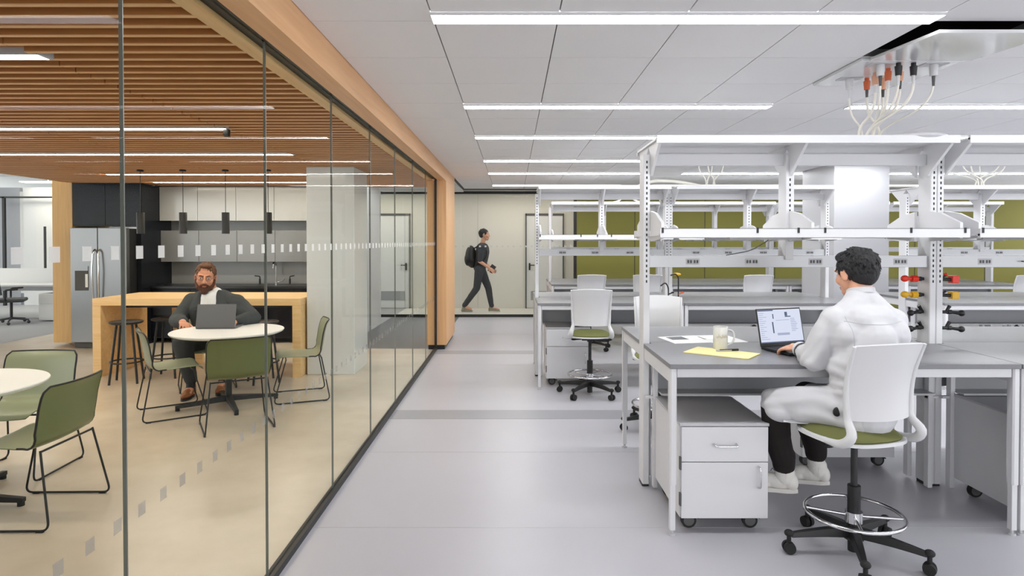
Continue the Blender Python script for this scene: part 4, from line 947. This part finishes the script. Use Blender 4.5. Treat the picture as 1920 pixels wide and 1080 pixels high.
hair(P2, T2, bs, 'hair_black', [((0, -.020, .036), (.081, .097, .088)), ((0, -.05, .0), (.070, .062, .070)), ((0, .04, .086), (.058, .050, .032))], 480, random.Random(5), (-.42, 1), voxel=.0035, length=.038, tr=.0055)
# coat: torso, sleeves, skirt over the thighs
c = MB()
c.chain([pel + Vector((.01, -.01, -.0)), wst + Vector((.0, .0, 0)), chest + Vector((0, .005, -.03))], [.168, .155, .150])
c.cap(wst + Vector((-.05, .02, .03)), wst + Vector((.06, .0, .03)), .125, .130); c.chain([chest + Vector((-.085, .01, -.08)), chest + Vector((.10, .02, -.08))], [.115, .118])
c.chain([chest + Vector((-.10, .015, .0)), chest + Vector((.11, .025, .0))], [.115, .115]); c.cap(chest + Vector((-.05, 0, .07)), chest + Vector((.06, .01, .07)), .095)
c.chain([nk2 + Vector((0, -.008, -.04)), nk + Vector((-.05, -.005, -.005)), Ls + Vector((.01, 0, -.012))], [.072, .075, .076]); c.chain([nk2 + Vector((0, -.008, -.04)), nk + Vector((.05, .0, -.005)), Rs + Vector((-.01, 0, -.012))], [.072, .075, .076])
c.chain([Ls, (Ls + Le) / 2, Le + Vector((.0, -.005, 0)), (Le + Lw) / 2, Lw + Vector((-.0, -.055, -.004))], [.076, .073, .070, .056, .044]); c.chain([Rs, (Rs + Re) / 2, Re, (Re + Rw) / 2, Rw + Vector((.005, -.02, 0))], [.076, .070, .068, .056, .047])
c.cap(Le + Vector((.01, 0, .03)), Le + Vector((.03, .06, -.005)), .066, .062)
c.chain([pel + Vector((-.03, 0, -.02)), (Lh + Lk) / 2 + Vector((0, 0, .005)), Lk + Vector((.03, -.02, -.006))], [.135, .102, .078])
c.chain([pel + Vector((.03, .03, -.02)), (Rh + Rk) / 2 + Vector((0, 0, -.005)), Rk + Vector((.0, -.08, -.02))], [.130, .095, .072])
c.chain([(Lh + Rh) / 2, (Lk + Rk) / 2 + Vector((0, -.12, .0))], [.09, .05])
c.ell((Lk * .8 + Lh * .2) + Vector((-.01, -.01, -.035)), (.10, .085, .070), Euler((0, 0, R(-42))).to_matrix())
def coatfold(co, n):
    p = co + bs
    f = .0055 * noise.noise(p * 4.2) + .0008 * noise.noise(p * 26)
    if p.z > .98: f += .0048 * sin(p.x * 46 + p.z * 9 + 5 * noise.noise(p * 3)) * min(1, (p.z - .98) / .06) * (1 if p.z < 1.18 else max(0, 1 - (p.z - 1.18) / .05))
    dL = (p - Le).length
    if dL < .19: f += .0058 * sin(((p - Le).dot(Vector((-.3, .75, .6)))) * 105 + 6 * noise.noise(p * 6)) * (1 - dL / .19)
    if p.z < .86 and (p - (Lh + Lk) / 2).length < .32: f += .0045 * sin(p.dot(Vector((.5, .6, 1.6))) * 48 + 6 * noise.noise(p * 4.5))
    if .84 < p.z < 1.0: f += .0065 * sin(p.z * 88 + p.x * 22 + 6 * noise.noise(p * 4.5)) * (1 - abs(p.z - .92) / .08)
    return f
ct = organic('lab_coat', local(c, bs), 'coat', P2, .005, 26, coatfold)
from mathutils.bvhtree import BVHTree
bv = BVHTree.FromPolygons([v.co for v in ct.data.vertices], [tuple(q.vertices) for q in ct.data.polygons])
def seam(pts, nm):
    out = []
    for p in pts:
        h = bv.ray_cast(Vector(p) - bs, Vector((0, 1, 0)))
        if h[0] is not None: out.append(h[0] + h[1] * .0004)
    if len(out) > 3: m = MB(); m.tube(out, .0016, seg=6); m.build(nm, 'grey_metal', ct, smooth=60)
seam([(1.885 + .16 * (k / 12 - 1), 2.7, 1.205 - .012 * sin(k / 24 * pi)) for k in range(24)], 'yoke_seam')
seam([(1.735 + .018 * sin(k / 10 * pi), 2.7, 1.23 - .022 * k) for k in range(11)], 'armhole_seam')
m = MB(); k1 = nk2 + Vector((0, -.008, -.025))
prof_c = [(.072, -.012), (.070, .018), (.063, .020), (.062, -.012)]
m.lathe([(r_, z_) for r_, z_ in prof_c] + [prof_c[0]], (0, 0, 0), 40); m.xf(Matrix.Translation(k1) @ Euler((R(-16), 0, 0)).to_matrix().to_4x4())
local(m, bs).build('collar', 'coat', ct, smooth=50, bevel=.002)
for W_, d_ in ((Lw, (Lw - Le).normalized()), (Rw, (Rw - Re).normalized())): m = MB(); m.cyl(W_ - d_ * .07, W_ - d_ * .018, .050, .043, 24, cap=False); m.cyl(W_ - d_ * .07, W_ - d_ * .018, .045, .039, 24, cap=False); local(m, bs).build('cuff', 'coat', ct, smooth=60)
m = MB(); m.ell((1.655, 3.175, .755), (.024, .014, .028), Euler((0, R(35), 0)).to_matrix()); local(m, bs).build('pocket_clip', 'black', ct, smooth=60)
m = MB(); m.grid(lambda u, v: (1.45 + .29 * u + .02 * v, 3.34 - .12 * u + .05 * v, .662 - .01 * sin(u * 7 + 1) - .01 * u + .012 * v + .006 * sin(v * 9 + u * 11)), 18, 6, .004)
local(m, bs).build('coat_tail', 'coat', ct, smooth=60)
def shoe(par, A_, d_, up_off, m1, m2, m3, L=.285, laces=True, vox=.0045):
    """shoe below ankle A_, toes along d_"""
    d_ = d_.normalized(); sd = d_.cross(Vector((0, 0, 1))).normalized(); up = sd.cross(d_); Q = Matrix((sd, d_, up)).transposed(); o_ = A_ - up * up_off
    b_s = bs
    s_ = MB(); s_.ell(o_ + d_ * .03 + up * .020, (.043, .085, .045), Q); s_.ell(o_ + d_ * .115 + up * .008, (.046, .075, .034), Q); s_.ell(o_ + d_ * .075 + up * .03, (.038, .07, .036), Q); s_.ell(o_ - d_ * .040 + up * .022, (.037, .036, .052), Q); s_.cap(o_ - d_ * .01 + up * .04, o_ - d_ * .015 + up * .075, .047, .046)
    so = organic('shoe', local(s_, b_s), m1, par, vox, 4)
    oo = o_ - b_s
    for v in so.data.vertices:
        h_ = (v.co - oo).dot(up)
        if h_ < -.014: v.co += up * (-.014 - h_)
    out = []
    for k in range(40):
        a = 2 * pi * k / 40; y = .064 + .135 * cos(a); wd = .044 + .006 * cos(a) - .007 * math.exp(-((y - .04) / .04) ** 2); out.append((wd * sin(a) * (1 if abs(cos(a)) < .95 else 1), y))
    n = len(out); vs = [o_ + sd * x + d_ * y - up * .012 for x, y in out] + [o_ + sd * x * 1.03 + d_ * (y * 1.01) - up * .034 for x, y in out]
    s_ = MB(); s_.add(vs, [tuple(range(n)), tuple(range(n, 2 * n))[::-1]] + [(i, n + i, n + (i + 1) % n, (i + 1) % n) for i in range(n)]); local(s_, b_s).build('sole', m2, so, smooth=50)
    if laces:
        s_ = MB()
        for k in range(5):
            p = o_ + d_ * (.045 + k * .02) + up * (.068 - k * .0075); s_.tube([p - sd * .026 - up * .016, p + up * .0, p + sd * .026 - up * .016], .0022, seg=6)
        s_.tube([o_ + d_ * .04 + up * .07, o_ + d_ * .06 + up * .085 + sd * .02, o_ + d_ * .07 + up * .065 + sd * .03], .002, seg=6); local(s_, b_s).build('laces', m3, so, smooth=60)
    return so
# trousers, socks, shoes
tr_ = MB(); tr_.chain([Lh, Lk + Vector((.035, -.02, -.03)), (Lk + La) / 2 + Vector((.005, 0, 0)), La + Vector((0, 0, .07))], [.08, .078, .074, .062]); tr_.chain([Rh, Rk + Vector((.0, 0, -.03)), (Rk + Ra) / 2, Ra + Vector((0, 0, .10))], [.08, .078, .074, .062])
tr_.cap(La + Vector((0, 0, .045)), La + Vector((0, 0, .10)), .059, .062); tr_.cap(Ra + Vector((0, 0, .075)), Ra + Vector((0, 0, .12)), .059, .062)
organic('trousers', local(tr_, bs), 'trousers_black', P2, .006, 4, folds(.003, 6, 6, 12))
for nm, A_ in (('left', La), ('right', Ra)):
    s_ = MB(); s_.cap(A_ + Vector((0, 0, .06)), A_ + Vector((.0, .0, -.03)), .046, .046); so = organic('sock', local(s_, bs), 'sock', P2, .005, 2, folds(.002, 3, 3, 50))
    shoe(P2, A_, Vector((-.88, .42, -.04)), .072, 'shoe_white', 'sock', 'gap')

# ---- bearded man at the cafe table
bs = Vector((-3.32, 6.9, 0))
P1 = root('person', bs, 'bearded man in a dark jacket seated at the cafe table, looking right', 'person')
T1 = head_matrix(Vector((-3.325, 6.76, 1.235)), R(180 + 22), R(-6), R(-4), 1.28)
pel = Vector((-3.30, 6.93, .56)); wst = Vector((-3.28, 6.93, .72)); chest = Vector((-3.28, 6.88, .88)); nk = Vector((-3.29, 6.84, 1.03)); nk2 = Vector((-3.31, 6.80, 1.12))
Rs, Re, Rw = Vector((-3.52, 6.86, .965)), Vector((-3.60, 6.70, .775)), Vector((-3.42, 6.47, .785))     # his right arm (left in the picture)
Ls, Le, Lw = Vector((-3.02, 6.82, .955)), Vector((-2.80, 6.72, .80)), Vector((-2.90, 6.50, .785))
Rh, Rk, Ra = Vector((-3.42, 6.93, .53)), Vector((-3.44, 6.50, .56)), Vector((-3.36, 6.50, .13))
Lh, Lk, La = Vector((-3.18, 6.93, .53)), Vector((-3.02, 6.52, .56)), Vector((-3.13, 6.72, .15))
b = head_prims(T1)
b.chain([nk, nk2, T1 @ Vector((0, -.01, -.05))], [.075, .075, .07]); b.chain([pel, wst, chest, nk], [.16, .17, .16, .08])
b.chain([Rs, Re, Rw], [.06, .05, .032]); b.chain([Ls, Le, Lw], [.06, .05, .032]); b.cap(Rs, Ls, .07, .07)
b.chain([Rh, Rk, Ra], [.09, .065, .042]); b.chain([Lh, Lk, La], [.09, .065, .042])
hand(b, Rw, (.55, -.8, -.12), (.1, .1, 1), -1, .7, 1.15); hand(b, Lw, (.1, -1, -.12), (0, .1, 1), 1, .7, 1.15)
for a_ in (Ra, La): b.chain([a_, a_ + Vector((0, -.01, -.05)), a_ + Vector((.02, -.09, -.07))], [.038, .038, .028])
organic('body', local(b, bs), 'skin_tan', P1, .0055, 4)
face_bits(P1, T1, bs, glasses=True)
hair(P1, T1, bs, 'hair_brown', [((0, -.022, .040), (.0775, .090, .083)), ((0, .035, .100), (.052, .040, .022)), ((0, -.05, .0), (.066, .058, .06))], 260, random.Random(8), (-.15, 1), length=.02)
h = MB(); h.ell((0, .030, -.084), (.058, .064, .040)); h.ell((0, .066, -.108), (.034, .030, .030))
for s in (-1, 1): h.chain([(s * .070, .012, -.02), (s * .064, .024, -.055), (s * .045, .048, -.085)], [.010, .015, .02]); h.chain([(0, .100, -.047), (s * .026, .088, -.056), (s * .034, .072, -.075)], [.0065, .008, .010])
h = organic('beard', local(h.xf(T1), bs), 'beard', P1, .005, 3)
c = MB(); c.chain([nk + Vector((0, -.06, -.02)), chest + Vector((0, -.075, 0)), wst + Vector((0, -.09, 0))], [.09, .13, .14]); c.cap(nk + Vector((-.04, -.02, .02)), nk + Vector((.04, -.02, .02)), .075)
organic('shirt', local(c, bs), 'tshirt', P1, .006, 4, folds(.004, 6, 6, 6))
# jacket open in front: two halves and sleeves
c = MB()
c.chain([pel, wst, chest + Vector((0, .01, 0))], [.17, .175, .165])
c.cap(Rs + Vector((.02, 0, .0)), nk + Vector((-.05, .03, .0)), .088, .075); c.cap(Ls + Vector((-.02, 0, .0)), nk + Vector((.05, .03, .0)), .088, .075)
for s, S_ in ((-1, Rs), (1, Ls)):
    c.chain([nk + Vector((s * .095, -.04, .02)), chest + Vector((s * .135, -.085, .0)), wst + Vector((s * .12, -.11, 0)), pel + Vector((s * .12, -.10, -.02))], [.045, .10, .10, .10])
    c.cap(S_ + Vector((0, 0, -.02)), wst + Vector((s * .15, 0, 0)), .10, .10)
    c.tube([nk + Vector((s * .02, .085, .045)), nk + Vector((s * .085, .02, .055)), nk + Vector((s * .09, -.06, .0)), chest + Vector((s * .075, -.155, -.0))], [.022, .022, .02, .016])
c.chain([Rs, (Rs + Re) / 2, Re, (Re + Rw) / 2, Rw + Vector((-.02, .05, 0))], [.092, .085, .082, .066, .05]); c.chain([Ls, (Ls + Le) / 2, Le, (Le + Lw) / 2, Lw + Vector((0, .03, 0))], [.092, .085, .082, .066, .05])
organic('jacket', local(c, bs), 'jacket', P1, .0065, 5, folds(.006, 7, 7, 10, .003))
c = MB(); c.chain([Rh, Rk, (Rk + Ra) / 2, Ra + Vector((0, 0, .06))], [.12, .098, .08, .062]); c.chain([Lh, Lk, (Lk + La) / 2, La + Vector((0, 0, .06))], [.12, .095, .08, .062]); c.cap(pel + Vector((-.06, 0, -.02)), pel + Vector((.06, 0, -.02)), .14)
organic('trousers', local(c, bs), 'trousers_grey', P1, .0065, 4, folds(.004, 6, 6, 12))
for A_, dx in ((Ra, .02), (La, .05)):
    s_ = MB(); s_.cap(A_ + Vector((0, 0, .07)), A_ + Vector((0, 0, -.02)), .048, .045); local(s_, bs).build('sock', 'black', P1, smooth=60)
    shoe(P1, Vector((A_.x, A_.y, .11)), Vector((dx * 4, -1, 0)), .075, 'shoe_brown', 'dark', 'dark')

# ---- walking person beyond the far glass, profile to the right
bs = Vector((-.72, 14.3, 0))
P3 = root('person', bs, 'person in dark clothes walking right along the corridor beyond the glass', 'person')
S = 1.07
def w_(x, y, z): return bs + Vector((x * S, y * S, z * S))
T3 = head_matrix(w_(.06, 0, 1.66), R(-90), R(0), 0, 1.15)
b = head_prims(T3)
hp = w_(-.04, 0, .93); ch_ = w_(.02, 0, 1.28); nk = w_(.02, 0, 1.46)
b.chain([nk, T3 @ Vector((0, -.01, -.05))], [.055, .055]); b.chain([hp, ch_, nk], [.12, .13, .06])
A1 = [w_(.02, -.19, 1.38), w_(-.03, -.22, 1.10), w_(.17, -.20, .96)]; A2 = [w_(.02, .19, 1.38), w_(.02, .22, 1.10), w_(.20, .18, .93)]
for A in (A1, A2): b.chain(A, [.045, .042, .028])
b.cap(A1[0], A2[0], .045)
L1 = [w_(-.04, -.09, .92), w_(-.10, -.09, .52), w_(-.36, -.09, .13)]; L2 = [w_(-.02, .09, .92), w_(.14, .09, .52), w_(.21, .09, .10)]
for A in (L1, L2): b.chain(A, [.085, .055, .036])
for A in (L1, L2): b.cap(A[2], A[2] + Vector((.14, 0, -.05)), .036, .03)
hand(b, A1[2], (.75, 0, -.6), (.2, -1, .2), 1, .6, 1.0); hand(b, A2[2], (.75, 0, -.5), (.2, 1, .2), -1, .6, 1.0)
organic('body', local(b, bs), 'skin', P3, .006, 3)
face_bits(P3, T3, bs, brow='hair_black')
hair(P3, T3, bs, 'hair_black', [((0, -.020, .038), (.078, .095, .086)), ((0, -.05, .0), (.068, .060, .066))], 120, random.Random(3), (-.3, 1), voxel=.006)
c = MB(); c.chain([hp + Vector((0, 0, .05)), ch_, ch_ + Vector((0, 0, .08))], [.145, .16, .15]); c.cap(A1[0], A2[0], .085); c.chain([nk - Vector((0, 0, .08)), nk - Vector((0, 0, .03))], [.09, .07])
for A in (A1, A2): c.chain([A[0], A[0].lerp(A[1], .9)], [.075, .058])
organic('shirt', local(c, bs), 'walker_dark', P3, .008, 4, folds(.006, 8, 8, 10))
c = MB()
for A in (L1, L2): c.chain([A[0], A[1], A[2] + Vector((.0, 0, .03))], [.11, .078, .055])
c.cap(hp + Vector((0, -.04, 0)), hp + Vector((0, .04, 0)), .12); organic('trousers', local(c, bs), 'walker_dark', P3, .008, 4, folds(.005, 8, 8, 12))
for A, dz in ((L1, .0), (L2, .0)):
    shoe(P3, Vector((A[2].x, A[2].y, .11)), Vector((1, 0, 0)), .075, 'walker_shoe', 'sock', 'gap', laces=False, vox=.006)
bp = root('backpack', w_(-.2, 0, 1.2), 'dark backpack on the back of the walking person', 'backpack')
m = MB(); m.ell((-.03, 0, .0), (.13, .16, .25)); m.ell((-.10, 0, -.07), (.08, .13, .15)); m.ell((.0, 0, -.1), (.11, .15, .17)); organic('bag', m, 'dark', bp, .008, 4)
m = MB()
for s in (-1, 1): m.tube([(.06, s * .10, .19), (.2, s * .12, .27), (.36, s * .12, .12), (.30, s * .14, -.08), (.08, s * .12, -.2)], .014, fillet=.08)
m.build('straps', 'black', bp, smooth=60)
m = MB(); m.box(-.055, .055, -.08, .08, -.006, .006) if 0 else m.box(-.06, .06, -.005, .005, -.09, .09); o = m.build('tablet', 'black', None, loc=A1[2] + Vector((.06, .045, -.02))); o.rotation_euler = (0, R(35), 0); tag(o, 'dark tablet carried by the walking person', 'tablet')
